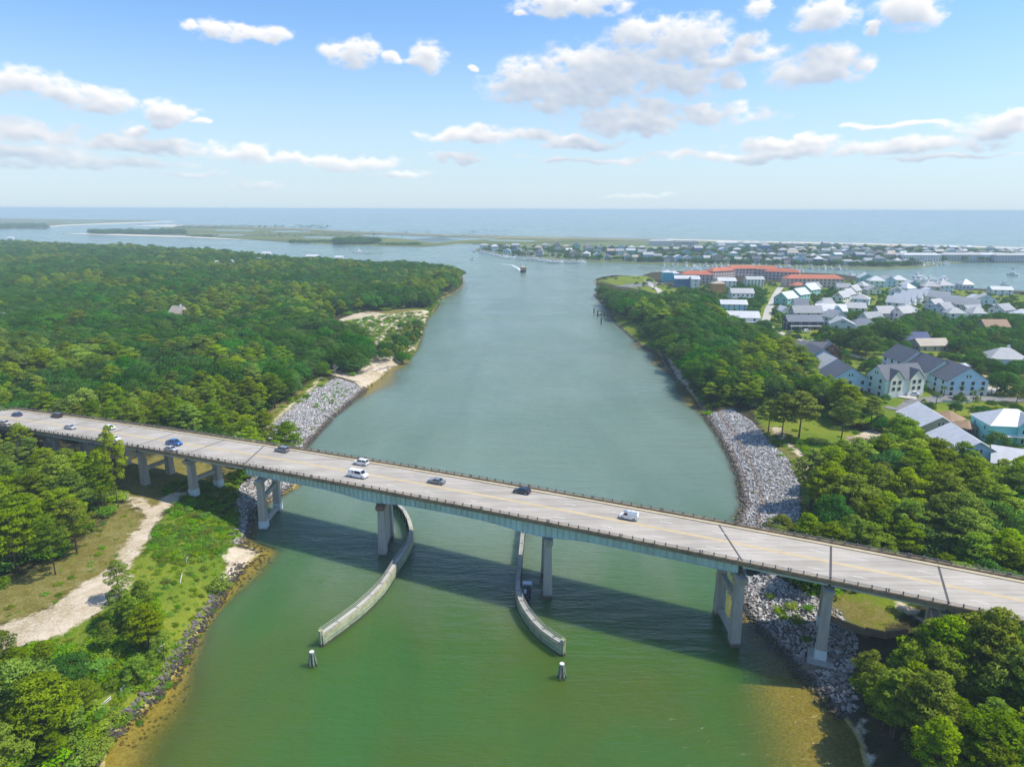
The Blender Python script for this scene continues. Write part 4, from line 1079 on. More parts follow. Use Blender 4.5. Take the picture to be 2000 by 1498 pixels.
# round gazebo roofs
def gazebo(px, py, r, label):
    g = GH(px, py); e = empty('gazebo', g, 0, label, 'gazebo'); CLEAR.append((g.x, g.y, r + 2)); CLEAR.append((g.x*.97, g.y*.97, r + 1))
    mb = MB()
    for k in range(8):
        a, b_ = k * math.pi / 4 + .39, (k + 1) * math.pi / 4 + .39
        mb.face([(r * math.cos(a), r * math.sin(a), 3.2), (r * math.cos(b_), r * math.sin(b_), 3.2), (0, 0, 3.2 + r * .42)])
        mb.face([(r * math.cos(a), r * math.sin(a), 3.2), (0, 0, 3.1), (r * math.cos(b_), r * math.sin(b_), 3.2)])
    mb.build('roof', RM['brownr'], e)
    for k in range(8):
        a = k * math.pi / 4 + .39; mb = MB(); mb.box((r * .88 * math.cos(a), r * .88 * math.sin(a), 1.5), (.25, .25, 3.3)); mb.build('post', m_bark, e)
    mb = MB(); mb.tube([(0, 0, .0), (0, 0, .25)], r * .95, 8); mb.build('floor', m_conc, e)
gazebo(1850,828,6.5,'large round brown roofed gazebo behind the white metal roof'); gazebo(1885,846,5,'brown roofed shelter right of the round gazebo')
gazebo(1906,842,4,'small brown shelter on the dry lawn')
# ------------------------------------------------------------------ the rows of houses on the barrier island
WL = ['white','grey','grey','paleblue','cream','mint','grey','white','tan','blue','teal','pink','royal','yellow']; RL = ['metal','lightgrey','greyr','slate','lightgrey','greyr','tanr','charcoal','greyr','metal']
def lerp_pts(pts, x):
    for (a, b_), (c_, d_) in zip(pts, pts[1:]):
        if a <= x <= c_: return b_ + (d_ - b_) * (x - a) / (c_ - a)
    return pts[-1][1]
ROWS = [('waterfront', [(940,488.5),(1000,497),(1060,503),(1150,507),(1260,511),(1400,514.5),(1500,516),(1640,519),(1720,520),(1800,518)], 945, 1800, 19), ('second', [(940,485),(1100,495),(1300,502),(1500,506),(1700,510),(2020,509)], 950, 2020, 20),
        ('third', [(1040,486),(1200,490),(1400,495),(1700,501),(2020,503)], 1040, 2020, 21), ('ocean front', [(1240,480),(1400,483),(1600,486),(1800,490),(2020,497)], 1375, 2020, 19), ('middle', [(1300,487),(1600,493),(1800,496),(2020,500)], 1290, 2020, 22)]
for nm, pts, x0, x1, st in ROWS:
    x = x0; k = 0
    while x < x1:
        if random.random() < .82:
            g = G(x, lerp_pts(pts, x), 1.4); wl = random.choice(WL); rf_ = random.choice(RL); big = random.uniform(.8, 1.2)
            nth = ordn[k] if k < 20 else 'twenty-' + ordn[k - 20] if k < 29 else ('thirtieth' if k == 29 else 'thirty-' + ordn[k - 30] if k < 39 else 'fortieth' if k == 39 else 'forty-' + ordn[k - 40] if k < 49 else 'fiftieth')
            e = H_(0,0,random.uniform(13,19)*big,random.uniform(11,14),random.uniform(7.5,11.5)*big,random.choice(['hip','hip','gx','gy','gx']),random.uniform(2.5,4.5),wl,rf_,random.uniform(-.25,.25),
               '%s island house, %s from the left of the %s row' % (wl if wl != 'paleblue' else 'pale blue', nth, nm), 'beach_house', 'house', 'beach houses in the %s row of the far island' % nm, (2.6,1.9), 3, 2, False, loc=g, clear=False)
            k += 1
        x += st * random.uniform(.85, 1.25)
for (a, b_, w_, wl, lab) in ((1290,480,60,'white','long white condominium block at the left end of the ocean front'),(1340,482,62,'grey','grey condominium block second on the ocean front'),(1880,510.5,80,'grey','long grey condominium over the right basin, left one'),(1930,510.5,80,'paleblue','long grey condominium over the right basin, middle one'),(1985,511.5,80,'grey','long grey condominium over the right basin, right one'),(1800,511,70,'white','white apartment block left of the right basin'),(1420,484,56,'mint','mint condominium block on the ocean front'),(1470,485,50,'teal','teal condominium block on the ocean front')):
    H_(0,0,w_,15,12,'hip',3.5,wl,random.choice(['lightgrey','slate','metal']),0,lab,'condominium','condominium',None,(2.6,1.9),14,3,False,loc=G(a,b_,1.4),clear=False)
rows = []
for nm, pts, x0, x1, st in ROWS:
    for _ in range(int((x1 - x0) / 3.2)):
        xx = random.uniform(x0, x1); g = G(xx, lerp_pts(pts, xx) + random.uniform(-2.2, 1.4), 1.4); j = random.randrange(len(PROTO['oak']))
        rows.append((g.x, g.y, 1.0, random.uniform(.5, .95), 1.3, random.uniform(0, 6), SI[('oak', j)]))
gn_scatter('island_trees', rows, 'small dark trees scattered between the island houses')
# ------------------------------------------------------------------ streets of the town
m_asph = mat('asphalt', (.20, .195, .185), .9, .15, .3); m_pave = mat('pale_paving', (.46, .43, .37), .9, .15, .3)
def street(pts, wd, m, name, z=.22, kind='structure'):
    P_ = [Vector((*G2(a, b_, 5), 0)) for a, b_ in pts]; mb = MB(); prev = None; L = []
    for a, b_ in zip(P_, P_[1:]):
        k = max(1, int((b_ - a).length / 3)); L += [a.lerp(b_, i / k) for i in range(k)]
    L.append(P_[-1])
    for i, p in enumerate(L):
        t = (L[min(i + 1, len(L) - 1)] - L[max(i - 1, 0)]).normalized(); s = Vector((-t.y, t.x, 0)) * wd / 2
        cur = []
        for q in (-1, -.5, 0, .5, 1):
            v = p + s * q; cur.append((v.x, v.y, max(hgt(v.x, v.y), .6) + z))
        if prev:
            for j in range(4): mb.face([prev[j], prev[j + 1], cur[j + 1], cur[j]])
        prev = cur
    o = mb.build(name, m); tag(o, kind=kind); return o
for i, (p, wd_) in enumerate(ROADS_PX): street(p, wd_, m_asph if i in (2, 3) else m_pave, 'street', .2 + .03 * i)
street([(1215,560),(1250,556),(1290,553)], 26, m_asph, 'car_park', .3); street([(1300,590),(1285,568),(1262,548)], 6, m_pave, 'street', .42)
street([(1755,772),(1790,776)], 9, m_pave, 'driveway', .45); street([(1700,752),(1720,752),(1735,756)], 16, m_pave, 'pool_terrace', .36)
m_pool = mat('pool_water', (.10, .50, .52), .15, .05, 1)
street([(1697,748),(1712,750)], 7, m_pool, 'swimming_pool', .46)
street([(1660,862),(1690,862),(1715,868)], 9, mat('bare_earth', (.30, .22, .17), .95, .2, .4), 'bare_patch', .15)
# ------------------------------------------------------------------ fences, walls
def seg_wall(name, pts, h, th, m, label, cat, zs=None):
    P_ = [GH(a, b_) for a, b_ in pts]; e = empty(name, P_[0], 0, label, cat); o0 = Vector(e.location)
    for a, b_ in zip(P_, P_[1:]):
        d = b_ - a; mb = MB(); c = (a + b_) / 2 - o0
        mb.box((c.x, c.y, c.z + h / 2 - .4), (Vector((d.x, d.y)).length + th * .5, th, h + .8), math.atan2(d.y, d.x)); mb.build('panel', m, e)
seg_wall('retaining_wall', [(1622,1212),(1650,1228),(1690,1240),(1730,1246),(1770,1240)], 1.6, .5, m_conc_d, 'brown stained curved retaining wall below the lawn under the bridge', 'wall')
seg_wall('board_fence', [(1800,706),(1850,700),(1900,712)], 1.9, .12, mat('fence_wood', (.22, .19, .16), .9, .2, 1), 'grey board fence behind the apartment court', 'fence')
seg_wall('garden_fence', [(1840,785),(1880,788),(1915,784)], 1.1, .1, WM['white'], 'low white fence in front of the blue gabled house', 'fence')
# ------------------------------------------------------------------ vehicles
m_glass = mat('car_glass', (.015, .022, .028), .08, .1, 1, spec=.7)
m_tyre = mat('tyre_rubber', (.02, .02, .02), .8, .1, 3); m_rim = mat('wheel_rim', (.45, .46, .47), .35, .05, 3, metal=.7)
m_lampw = mat('headlamp', (.75, .77, .78), .15, .02, 1); m_lampr = mat('tail_lamp', (.45, .02, .02), .25, .02, 1); m_trim = mat('black_trim', (.03, .03, .032), .6, .1, 2)
def paint(nm, c): return mat('paint_' + nm, c, .28, .02, 1, spec=.5, coat=.6)
mbw = MB(); mbw.tube([(0, -.11, 0), (0, .11, 0)], .34, 16); TYRE = mbw.mesh('tyre', m_tyre)
mbw = MB(); mbw.tube([(0, -.125, 0), (0, .125, 0)], .21, 12); RIMM = mbw.mesh('rim', m_rim)
# side outlines: lower body (x, z) deck line and glasshouse corners (x at belt, x at roof)
SPEC = {'sedan': dict(L=4.8, W=1.85, deck=[(-2.4,.55),(-2.38,.92),(-1.5,1.0),(-.2,1.0),(1.0,.98),(2.15,.80),(2.4,.58)], cab=(-1.75,-1.0,.45,1.15), belt=1.0, roof=1.46),
        'coupe': dict(L=4.9, W=1.92, deck=[(-2.45,.55),(-2.42,.98),(-1.5,1.03),(-.2,1.0),(.9,1.0),(2.3,.82),(2.45,.55)], cab=(-1.75,-.9,.25,1.0), belt=1.0, roof=1.40),
        'suv': dict(L=4.75, W=1.9, deck=[(-2.37,.6),(-2.35,1.1),(-1.5,1.12),(-.2,1.12),(1.1,1.10),(2.2,.95),(2.37,.6)], cab=(-2.3,-1.95,.55,1.25), belt=1.1, roof=1.74),
        'hatch': dict(L=4.5, W=1.85, deck=[(-2.25,.55),(-2.22,.98),(-1.4,1.02),(-.2,1.0),(1.05,.98),(2.1,.82),(2.25,.55)], cab=(-2.15,-1.2,.4,1.15), belt=1.0, roof=1.52),
        'pickup': dict(L=5.9, W=2.0, deck=[(-2.95,.7),(-2.94,1.18),(-1.6,1.18),(-.2,1.18),(1.5,1.18),(2.75,1.08),(2.95,.7)], cab=(-.95,-.75,.95,1.55), belt=1.17, roof=1.90),
        'van': dict(L=5.7, W=2.05, deck=[(-2.85,.55),(-2.84,1.3),(-1.5,1.3),(0,1.3),(1.75,1.3),(2.6,1.05),(2.85,.6)], cab=(-2.8,-2.7,1.25,1.95), belt=1.28, roof=2.12),
        'cargo': dict(L=4.5, W=1.85, deck=[(-2.25,.5),(-2.24,1.12),(-1.2,1.12),(0,1.12),(1.3,1.1),(2.1,.88),(2.25,.5)], cab=(-2.2,-2.12,.75,1.4), belt=1.1, roof=1.86)}
def vehicle(kind, name, p, yaw, col, label, cat='car', group=None, pitch=0.0):
    S = SPEC[kind]; L, W = S['L'], S['W']; pm = paint(col[0], col[1])
    e = empty(name, p, yaw, label, cat, group); e.rotation_euler = (0, -pitch, yaw)
    mb = MB(); hw = W / 2; D = S['deck']
    # lower hull: sections across at each station
    secs = []
    for x, z in D:
        nose = .90 if abs(x) > L * .47 else 1.0
        secs.append([(x, -hw * nose * .96, .26), (x, -hw * nose, .55 if z > .6 else z * .8), (x, -hw * nose * .97, z - .04), (x, -hw * .86 * nose, z), (x, hw * .86 * nose, z), (x, hw * nose * .97, z - .04), (x, hw * nose, .55 if z > .6 else z * .8), (x, hw * nose * .96, .26)])
    n = len(mb.v)
    for s in secs: mb.v += s
    for i in range(len(secs) - 1):
        for k in range(8):
            mb.f.append((n + i*8 + k, n + i*8 + (k+1) % 8, n + (i+1)*8 + (k+1) % 8, n + (i+1)*8 + k)); mb.m.append(0)
    mb.f.append(tuple(n + k for k in range(8))); mb.m.append(0); mb.f.append(tuple(n + (len(secs)-1)*8 + 7 - k for k in range(8))); mb.m.append(0)
    x0, x1, x2, x3 = S['cab']; b0, rf_ = S['belt'], S['roof']; bw, rw = hw * .92, hw * (.74 if kind not in ('van', 'cargo') else .84)
    # roof panel and pillars
    mb.hexa([(x1 - .06, -rw, rf_ - .05), (x2 + .06, -rw, rf_ - .05), (x2 + .06, rw, rf_ - .05), (x1 - .06, rw, rf_ - .05), (x1, -rw * .9, rf_ + .03), (x2 - .05, -rw * .9, rf_ + .03), (x2 - .05, rw * .9, rf_ + .03), (x1, rw * .9, rf_ + .03)])
    for s in (-1, 1):
        for xa_, xb_ in ((x0, x1), (x3, x2)): mb.tube([(xa_, s * bw, b0 - .02), (xb_, s * rw, rf_ - .02)], .055, 5)
        xm = (x0 + x3) / 2 - .15; mb.tube([(xm, s * (bw + .005), b0 - .02), (xm, s * (rw + .005), rf_ - .02)], .05, 5)
        if kind in ('van', 'cargo'):          # closed panel sides
            xe = .15 if kind == 'cargo' else -.6
            q = [(x0, s * (bw + .012), b0 - .03), (xe, s * (bw + .012), b0 - .03), (xe, s * (rw + .012), rf_ - .02), (x1, s * (rw + .012), rf_ - .02)]
            mb.hexa(q + [(a, b_ + s * .02, c_) for a, b_, c_ in q])
        if kind == 'suv' or kind == 'hatch': pass
    if kind == 'cargo':
        q = [(x0 - .012, -bw, b0 - .03), (x0 - .012, bw, b0 - .03), (x1 - .012, rw, rf_), (x1 - .012, -rw, rf_)]; mb.hexa(q + [(a - .03, b_, c_) for a, b_, c_ in q])
    body = mb.build('body', [pm], e); 
    for pl in body.data.polygons: pl.use_smooth = False
    def glass(nm, q):
        m_ = MB(); c = sum((Vector(a) for a in q), Vector()) / 4; m_.face(q); o = m_.build(nm, m_glass, e); return o
    glass('windscreen', [(x3 - .03, -bw * .93, b0), (x3 - .03, bw * .93, b0), (x2, rw * .93, rf_ - .03), (x2, -rw * .93, rf_ - .03)])
    if kind != 'cargo': glass('rear_window', [(x0 + .03, bw * .93, b0), (x0 + .03, -bw * .93, b0), (x1, -rw * .93, rf_ - .03), (x1, rw * .93, rf_ - .03)])
    for s in (-1, 1):
        glass('side_window', [(x0 + .05, s * bw, b0), (x3 - .05, s * bw, b0), (x2, s * rw, rf_ - .03), (x1, s * rw, rf_ - .03)])
        if kind == 'van':
            for xx in (-.95, -.15):
                m_ = MB(); m_.box((xx - .25, s * (bw * .965 + .02), b0 + .38), (.5, .08, .5)); m_.build('side_window', m_glass, e)
        m_ = MB(); m_.box((L / 2 - .16, s * hw * .66, D[-2][1] - .14), (.2, .38, .16)); m_.build('headlight', m_lampw, e)
        m_ = MB(); m_.box((-L / 2 + .05, s * hw * .72, D[1][1] - .16), (.1, .3, .2)); m_.build('taillight', m_lampr, e)
        m_ = MB(); m_.box((x3 - .25, s * (hw + .06), b0 + .06), (.16, .18, .14)); m_.build('mirror', pm, e)
        for xw in (L * .31, -L * .31):
            wl = link(bpy.data.objects.new('wheel', TYRE), e); wl.location = (xw, s * (hw - .11), .34); link(bpy.data.objects.new('rim', RIMM), wl)
    m_ = MB(); m_.box((L / 2 - .05, 0, .42), (.14, W * .8, .2)); m_.box((-L / 2 + .05, 0, .45), (.14, W * .8, .2)); m_.build('bumper', m_trim, e)
    if kind == 'pickup': m_ = MB(); m_.box((-1.95, 0, 1.16), (1.75, 1.6, .06)); m_.build('load_bed', m_trim, e)
    if kind == 'cargo':
        m_ = MB()
        for xx in (-1.6, -.4, .5): m_.box((xx, 0, rf_ + .14), (.06, 1.5, .06)); m_.box((xx, .6, rf_ + .07), (.05, .05, .14)); m_.box((xx, -.6, rf_ + .07), (.05, .05, .14))
        m_.build('roof_rack', m_rail, e)
        m_ = MB()
        for yy in (.45, .75): m_.box((-.5, yy, rf_ + .22), (3.4, .06, .09))
        for q in range(9): m_.box((-2.0 + q * .38, .6, rf_ + .22), (.04, .3, .05))
        m_.build('ladder', paint('ladderblue', (.12, .30, .5)), e)
    return e
WHT = ('white', (.80, .80, .80)); SIL = ('silver', (.45, .46, .47)); BEI = ('beige', (.48, .43, .36)); BLK = ('black', (.02, .02, .022)); BLU = ('blue', (.02, .07, .20)); GRY = ('grey', (.20, .22, .24)); NAV = ('navy', (.018, .03, .055)); VIV = ('vividblue', (.01, .10, .36)); DGR = ('darkgrey', (.10, .10, .105))
def on_bridge(px, py, kind, name, col, label, toward_right, cat='car'):
    z = 20.0
    for _ in range(5):
        g = G(px, py, z); s, nn = to_sn(g.x, g.y); z = deck_z(s)
    lane = min((-6.0, -2.3, 2.1, 5.7), key=lambda q: abs(q - nn))
    nn = lane + (nn - lane) * .5
    slope = -.0047 - 2 * 9.64e-5 * s
    p = BP(s, nn, deck_z(s) + .012)
    yaw = -BTH if toward_right else math.pi - BTH
    return vehicle(kind, name, p, yaw, col, label, cat, 'traffic on the bridge', math.atan(slope) * (1 if toward_right else -1))
on_bridge(9,829,'sedan','sedan',BEI,'beige sedan cut by the left edge of the picture on the bridge',True)
on_bridge(38,811,'sedan','sedan',BLU,'dark blue sedan farthest left in the far lanes of the bridge',False)
on_bridge(115,814,'suv','sport_utility_vehicle',BLK,'black sport utility vehicle in the far lane of the bridge',False)
on_bridge(139,837,'sedan','sedan',SIL,'silver sedan in the near lane left of the tall pine',True)
on_bridge(217,837,'sedan','sedan',WHT,'white sedan above the tall pine on the bridge',True)
on_bridge(224,860,'sedan','sedan',WHT,'white sedan in the near lane partly hidden by the tall pine',True)
on_bridge(342,868,'pickup','pickup_truck',VIV,'bright blue pickup truck on the bridge',True,'truck')
on_bridge(332,881,'sedan','sedan',SIL,'silver sedan in the nearest lane beside the blue pickup',True)
on_bridge(551,882,'suv','sport_utility_vehicle',GRY,'grey sport utility vehicle by the expansion joint in the far lane',False)
on_bridge(706,907,'suv','sport_utility_vehicle',WHT,'white sport utility vehicle in the far lane above the white van',False)
on_bridge(699,932,'van','passenger_van',WHT,'white full size van with side windows on the bridge',True,'van')
on_bridge(853,943,'coupe','coupe',GRY,'grey coupe heading left in mid bridge',False)
on_bridge(1019,963,'hatch','hatchback',NAV,'dark navy hatchback in the far lane of the bridge',False)
on_bridge(1228,1013,'cargo','cargo_van',WHT,'small white cargo van with a blue ladder on its roof',False,'van')
def parked(px, py, kind, name, col, yaw, label, cat='car', dz=.5):
    g = GH(px, py); vehicle(kind, name, Vector((g.x, g.y, g.z + dz)), yaw, col, label, cat, 'vehicles parked in the town')
parked(1785,774,'suv','sport_utility_vehicle',WHT,-.3,'white sport utility vehicle on the drive of the mint house')
parked(1517,643,'sedan','sedan',BLK,.9,'black car parked by the road junction'); parked(1542,652,'sedan','sedan',DGR,.2,'dark grey car left of the white boat trailer'); parked(1575,650,'van','delivery_van',WHT,.3,'white van parked before the navy house','van')
for i, (a, b_, c_) in enumerate(((1226,557,WHT),(1240,556,DGR),(1258,556,BLU),(1266,561,WHT),(1276,566,BLU),(1248,562,SIL))):
    parked(a, b_, 'sedan', 'sedan', c_, 1.2, '%s car, %s from the left in the park point car park' % (c_[0], ordn[i]), dz=.35)
# ------------------------------------------------------------------ rocks
m_rock = bpy.data.materials.new('riprap_stone'); m_rock.use_nodes = True; n = NT(m_rock.node_tree); b = n.n['Principled BSDF']
P = n.pos(); sp = n.new('ShaderNodeSeparateXYZ'); n.l.new(P, sp.inputs[0])
geo = n.new('ShaderNodeNewGeometry'); rnd = n.attr('tone').outputs['Fac']; brn = n.attr('brown').outputs['Fac']
c = n.mix(rnd, C4((.165, .16, .155)), C4((.66, .645, .615))); c = n.mix(n.ramp(n.noise(P, 3, 3, .6), .4, .7, 0, .35), c, C4((.12, .115, .10)))
c = n.mix(brn, c, n.mix(rnd, C4((.16, .11, .085)), C4((.48, .38, .30))))
wet = n.ramp(n.math('ADD', sp.outputs[2], n.math('MULTIPLY', n.noise(P, .6, 3, .5), .5)), .5, 1.45, 1.0, 0.0)
c = n.mix(wet, c, n.mix(n.ramp(sp.outputs[2], -.5, .25), C4((.26, .18, .045)), C4((.045, .038, .025))))
n.put(b.inputs['Base Color'], c); n.put(b.inputs['Roughness'], n.math('MULTIPLY_ADD', wet, -.4, .9))
def hull_rock(seed):
    g = random.Random(seed); bm = bmesh.new()
    for _ in range(11):
        v = Vector((g.gauss(0, 1), g.gauss(0, 1), g.gauss(0, 1))).normalized() * g.uniform(.75, 1.05); bm.verts.new((v.x * .62, v.y * .48, v.z * .38))
    r = bmesh.ops.convex_hull(bm, input=bm.verts); bmesh.ops.delete(bm, geom=[q for q in r['geom_interior'] if isinstance(q, bmesh.types.BMVert)], context='VERTS')
    bmesh.ops.triangulate(bm, faces=bm.faces); bm.verts.index_update()
    V = np.array([v.co[:] for v in bm.verts]); F = np.array([[v.index for v in f.verts] for f in bm.faces]); bm.free(); return V, F
ROCKS = [hull_rock(i) for i in range(10)]
def rock_xf(g, V, s):
    a, b_, c_ = g.uniform(0, 6.28), g.uniform(-.5, .5), g.uniform(-.5, .5)
    Rm = np.array(Matrix.Rotation(a, 3, 'Z') @ Matrix.Rotation(b_, 3, 'X') @ Matrix.Rotation(c_, 3, 'Y')); return (V * s) @ Rm.T
def rock_bank(name, pts, smin, smax, brownf, label, seed, singles=0, sink=.1, dark=1.0):
    """pts: list of (x,y). The nearest `singles` are stones of their own, the rest one mass"""
    g = np.random.default_rng(seed); pts = sorted(pts, key=lambda p: p[0] ** 2 + p[1] ** 2)
    e = empty(name, (pts[0][0], pts[0][1], hgt(*pts[0])), 0, label, 'rock bank')
    eo = np.array(e.location); Vs = []; Fs = []; T = []; B = []; nv = 0
    SM = []; A_ = np.array(pts); BR = brownf(A_[:, 0], A_[:, 1]) * np.ones(len(pts))
    if singles:
        for k, (V, F) in enumerate(ROCKS):
            for tn in range(3):
                me = np_mesh('stone', V, F, False, [m_rock]); attr_f(me, 'tone', np.full(len(V), (.15, .5, .9)[tn] * dark - (1 - dark) * .6)); attr_f(me, 'brown', np.full(len(V), g.uniform(0, 1) * .8)); SM.append(me)
    for i, (x, y) in enumerate(pts):
        s = (smin * .8 + (smax * 1.15 - smin * .8) * g.random() ** 1.4) * (1.35 if g.random() < .08 else 1); z = hgt(x, y) + s * sink
        if i < singles:
            o = link(bpy.data.objects.new('stone', SM[g.integers(len(SM))]), e); o.location = (x - eo[0], y - eo[1], z - eo[2]); o.scale = (s,) * 3; o.rotation_euler = (g.uniform(-.5, .5), g.uniform(-.5, .5), g.uniform(0, 6.28)); continue
        V, F = ROCKS[g.integers(len(ROCKS))]; v = rock_xf(g, V, s) + np.array([x, y, z]) - eo
        Vs.append(v); Fs.append(F + nv); nv += len(v); T.append(np.full(len(v), g.beta(1.6, 1.3) * dark - (1 - dark) * .6)); B.append(np.full(len(v), np.clip(BR[i] + g.normal() * .25, 0, 1)))
    if Vs:
        me = np_mesh('stone_mass', np.concatenate(Vs), np.concatenate(Fs), False, [m_rock]); attr_f(me, 'tone', np.concatenate(T)); attr_f(me, 'brown', np.concatenate(B))
        o = link(bpy.data.objects.new('stone_mass', me), e); o['kind'] = 'stuff'
    return e
def strip_pts(line, w0, w1, sp, seed):
    g = np.random.default_rng(seed); out = []
    for a, b_ in zip(line, line[1:]):
        a, b_ = Vector((*a, 0)), Vector((*b_, 0)); L = (b_ - a).length; nrm = Vector((-(b_ - a).y, (b_ - a).x, 0)).normalized()
        for _ in range(int(L * (w1 - w0) / (sp * sp))):
            p = a.lerp(b_, g.random()) + nrm * g.uniform(w0, w1); out.append((p.x, p.y))
    return out
def bfR(x, y):
    d = line_d(x, y, RIGHT_NEAR_W[8:20]); return np.where(d < 2.2, .8, np.where(np.abs(d - 5.5) < .7, .85, .05))
bfR2 = lambda x, y: np.where(to_sn(x, y)[1] < 2, .62, .12)
bfL = lambda x, y: np.where(line_d(x, y, LEFT_NEAR_W[8:26]) < 1.6, .7, .08)
P1 = list(zip(*jitter(RIP_W['R1'], .55, 51))); P2 = list(zip(*jitter(RIP_W['R2'], .66, 52)))
i0 = 9; P1 += strip_pts(RIGHT_NEAR_W[10:17], -1.5, 3.0, .6, 53); P2 += strip_pts(RIGHT_NEAR_W[2:11], -1.6, 2.5, .6, 54)
rock_bank('rock_revetment', P1, .42, .92, bfR, 'broad grey rock revetment on the right bank beyond the bridge', 61)
rock_bank('rock_revetment', P2, .55, 1.15, bfR2, 'brown and grey rock bank under the bridge on the right', 62, 140)
P3 = list(zip(*jitter(RIP_W['L1'], .62, 55))) + strip_pts(LEFT_NEAR_W[17:21], -2.5, 1.5, .65, 56)
P4 = list(zip(*jitter(RIP_W['L2'], .68, 57)))
rock_bank('rock_revetment', P3, .48, .98, bfL, 'pale grey rock revetment on the left bank beyond the bridge', 63)
rock_bank('rock_revetment', P4, .55, 1.05, bfL, 'blue grey rock slope under the left end of the bridge', 64)
P5 = strip_pts(LEFT_NEAR_W[1:11], -1.4, 2.2, .48, 58) + strip_pts(LEFT_NEAR_W[1:12], -5.5, -1.0, 1.1, 59)
P5 += strip_pts(LEFT_NEAR_W[10:13], -3.0, .6, .8, 60)
rock_bank('rock_edge', P5, .38, .9, lambda x, y: .35, 'dark wet rock edge along the near left shore', 65, 290, .2, .35)
P6 = strip_pts(RIGHT_NEAR_W[17:30], -.6, 4.0, .9, 66); rock_bank('rock_edge', P6, .6, 1.3, lambda x, y: .3, 'rough rock edge along the far right shore', 67)
P7 = strip_pts(LEFT_NEAR_W[20:31], -1.2, .6, 1.6, 68); rock_bank('rock_edge', P7, .5, 1.0, lambda x, y: .6, 'scattered dark rocks along the far left shore', 69)
# ------------------------------------------------------------------ driftwood, poles
def log(name, a, b_, r, label, z=.25, m=m_dead, group=None):
    A, B = GH(*a), GH(*b_); e = empty(name, A, 0, label, 'log', group); d = B - A; mb = MB()
    mb.tube([(0, 0, z), tuple(d * .5 + Vector((0, 0, z + .15))), tuple(d + Vector((0, 0, z)))], [r, r * .85, r * .5], 6); o = mb.build('trunk', m, e)
    mb = MB(); q = d * .7; mb.tube([(q.x, q.y, q.z + z), (q.x + .5, q.y + .8, q.z + z + .7)], [r * .4, r * .1], 5); mb.build('branch', m, e)
log('driftwood_log', (625,808), (656,822), .28, 'long pale log lying across the left rock revetment')
log('driftwood_log', (1472,1014), (1455,1022), .25, 'pale log at the foot of the right revetment by the bridge')
for i in range(9):
    a = (random.uniform(705, 770), random.uniform(712, 730)); log('driftwood_log', a, (a[0] + random.uniform(10, 30), a[1] + random.uniform(-9, 2)), .25, 'bleached log in the driftwood pile on the left beach', group='driftwood pile on the left beach')
log('fallen_branch', (303,1280), (320,1256), .12, 'bare crooked grey branch among the shore grass'); log('white_pole', (352,1140), (358,1114), .09, 'white pole lying in the left meadow', m=m_frame); log('white_pole', (364,1100), (366,1088), .08, 'short white stick standing in the left meadow', m=m_frame)
def silt_fence(pts, label):
    e = empty('silt_fence', GH(*pts[0]), 0, label, 'fence'); o0 = Vector(e.location); P_ = [GH(*p) - o0 for p in pts]
    for p in P_: mb = MB(); mb.tube([p, p + Vector((0, 0, 1.1))], .06, 5); mb.build('post', m_frame, e)
    for a, b_ in zip(P_, P_[1:]): mb = MB(); mb.tube([a + Vector((0, 0, .9)), b_ + Vector((0, 0, .9))], .06, 5); mb.tube([a + Vector((0, 0, .45)), b_ + Vector((0, 0, .45))], .05, 5); mb.build('rail', m_frame, e)
silt_fence([(322,1264),(304,1287),(280,1314)], 'pale post and rail fence piece behind the shore pine'); silt_fence([(252,1338),(237,1353)], 'pale short fence piece above the log'); silt_fence([(217,1368),(200,1383)], 'lowest pale fence piece near the left beach')
mbp_ = MB(); p = GH(1574,1035); mbp_.tube([(0, 0, -.5), (0, 0, 3.2)], .22, 8); tag(mbp_.build('marker_post', m_frame, None, loc=p), 'single pale post standing beside the far kerb of the bridge', 'post')
# ------------------------------------------------------------------ pier on the right bank
def pile(mb, p, z0, z1, r=.22): mb.tube([(p[0], p[1], z0), (p[0], p[1], z1)], r, 7)
m_wood = mat('grey_timber', (.26, .24, .21), .9, .25, 1.5); m_dark = mat('dark_pile', (.055, .05, .045), .9, .3, 2)
a, b_ = GH(1202,617), G(1168,616, 0); e = empty('jetty', (b_.x, b_.y, 0), 0, 'small timber jetty with dark piles on the right bank', 'jetty'); d = Vector((a.x - b_.x, a.y - b_.y, 0))
mb = MB(); mb.box((d.x / 2, d.y / 2, 2.2), (d.length, 2.2, .25), math.atan2(d.y, d.x)); mb.box((1, 0, 2.21), (3.2, 7, .25), math.atan2(d.y, d.x)); mb.build('deck', m_wood, e)
for k in range(6):
    for s in (-1, 1): mb = MB(); q = d * (k / 5.5); pile(mb, (q.x, q.y + s * 1.1), -3, 2.8); mb.build('pile', m_dark, e)
for k, (a_, c_) in enumerate(((1160,607),(1167,612),(1174,628))):
    g = G(a_, c_ + 6); mb = MB(); pile(mb, (0, 0), -4, 5.0, .5); mb.tube([(0, 0, 5.0), (0, 0, 5.25)], .56, 7); tag(mb.build('mooring_pile', m_dark, None, loc=g), 'thick dark mooring pile, %s from the left off the jetty' % ordn[k], 'pile', 'mooring piles off the jetty')
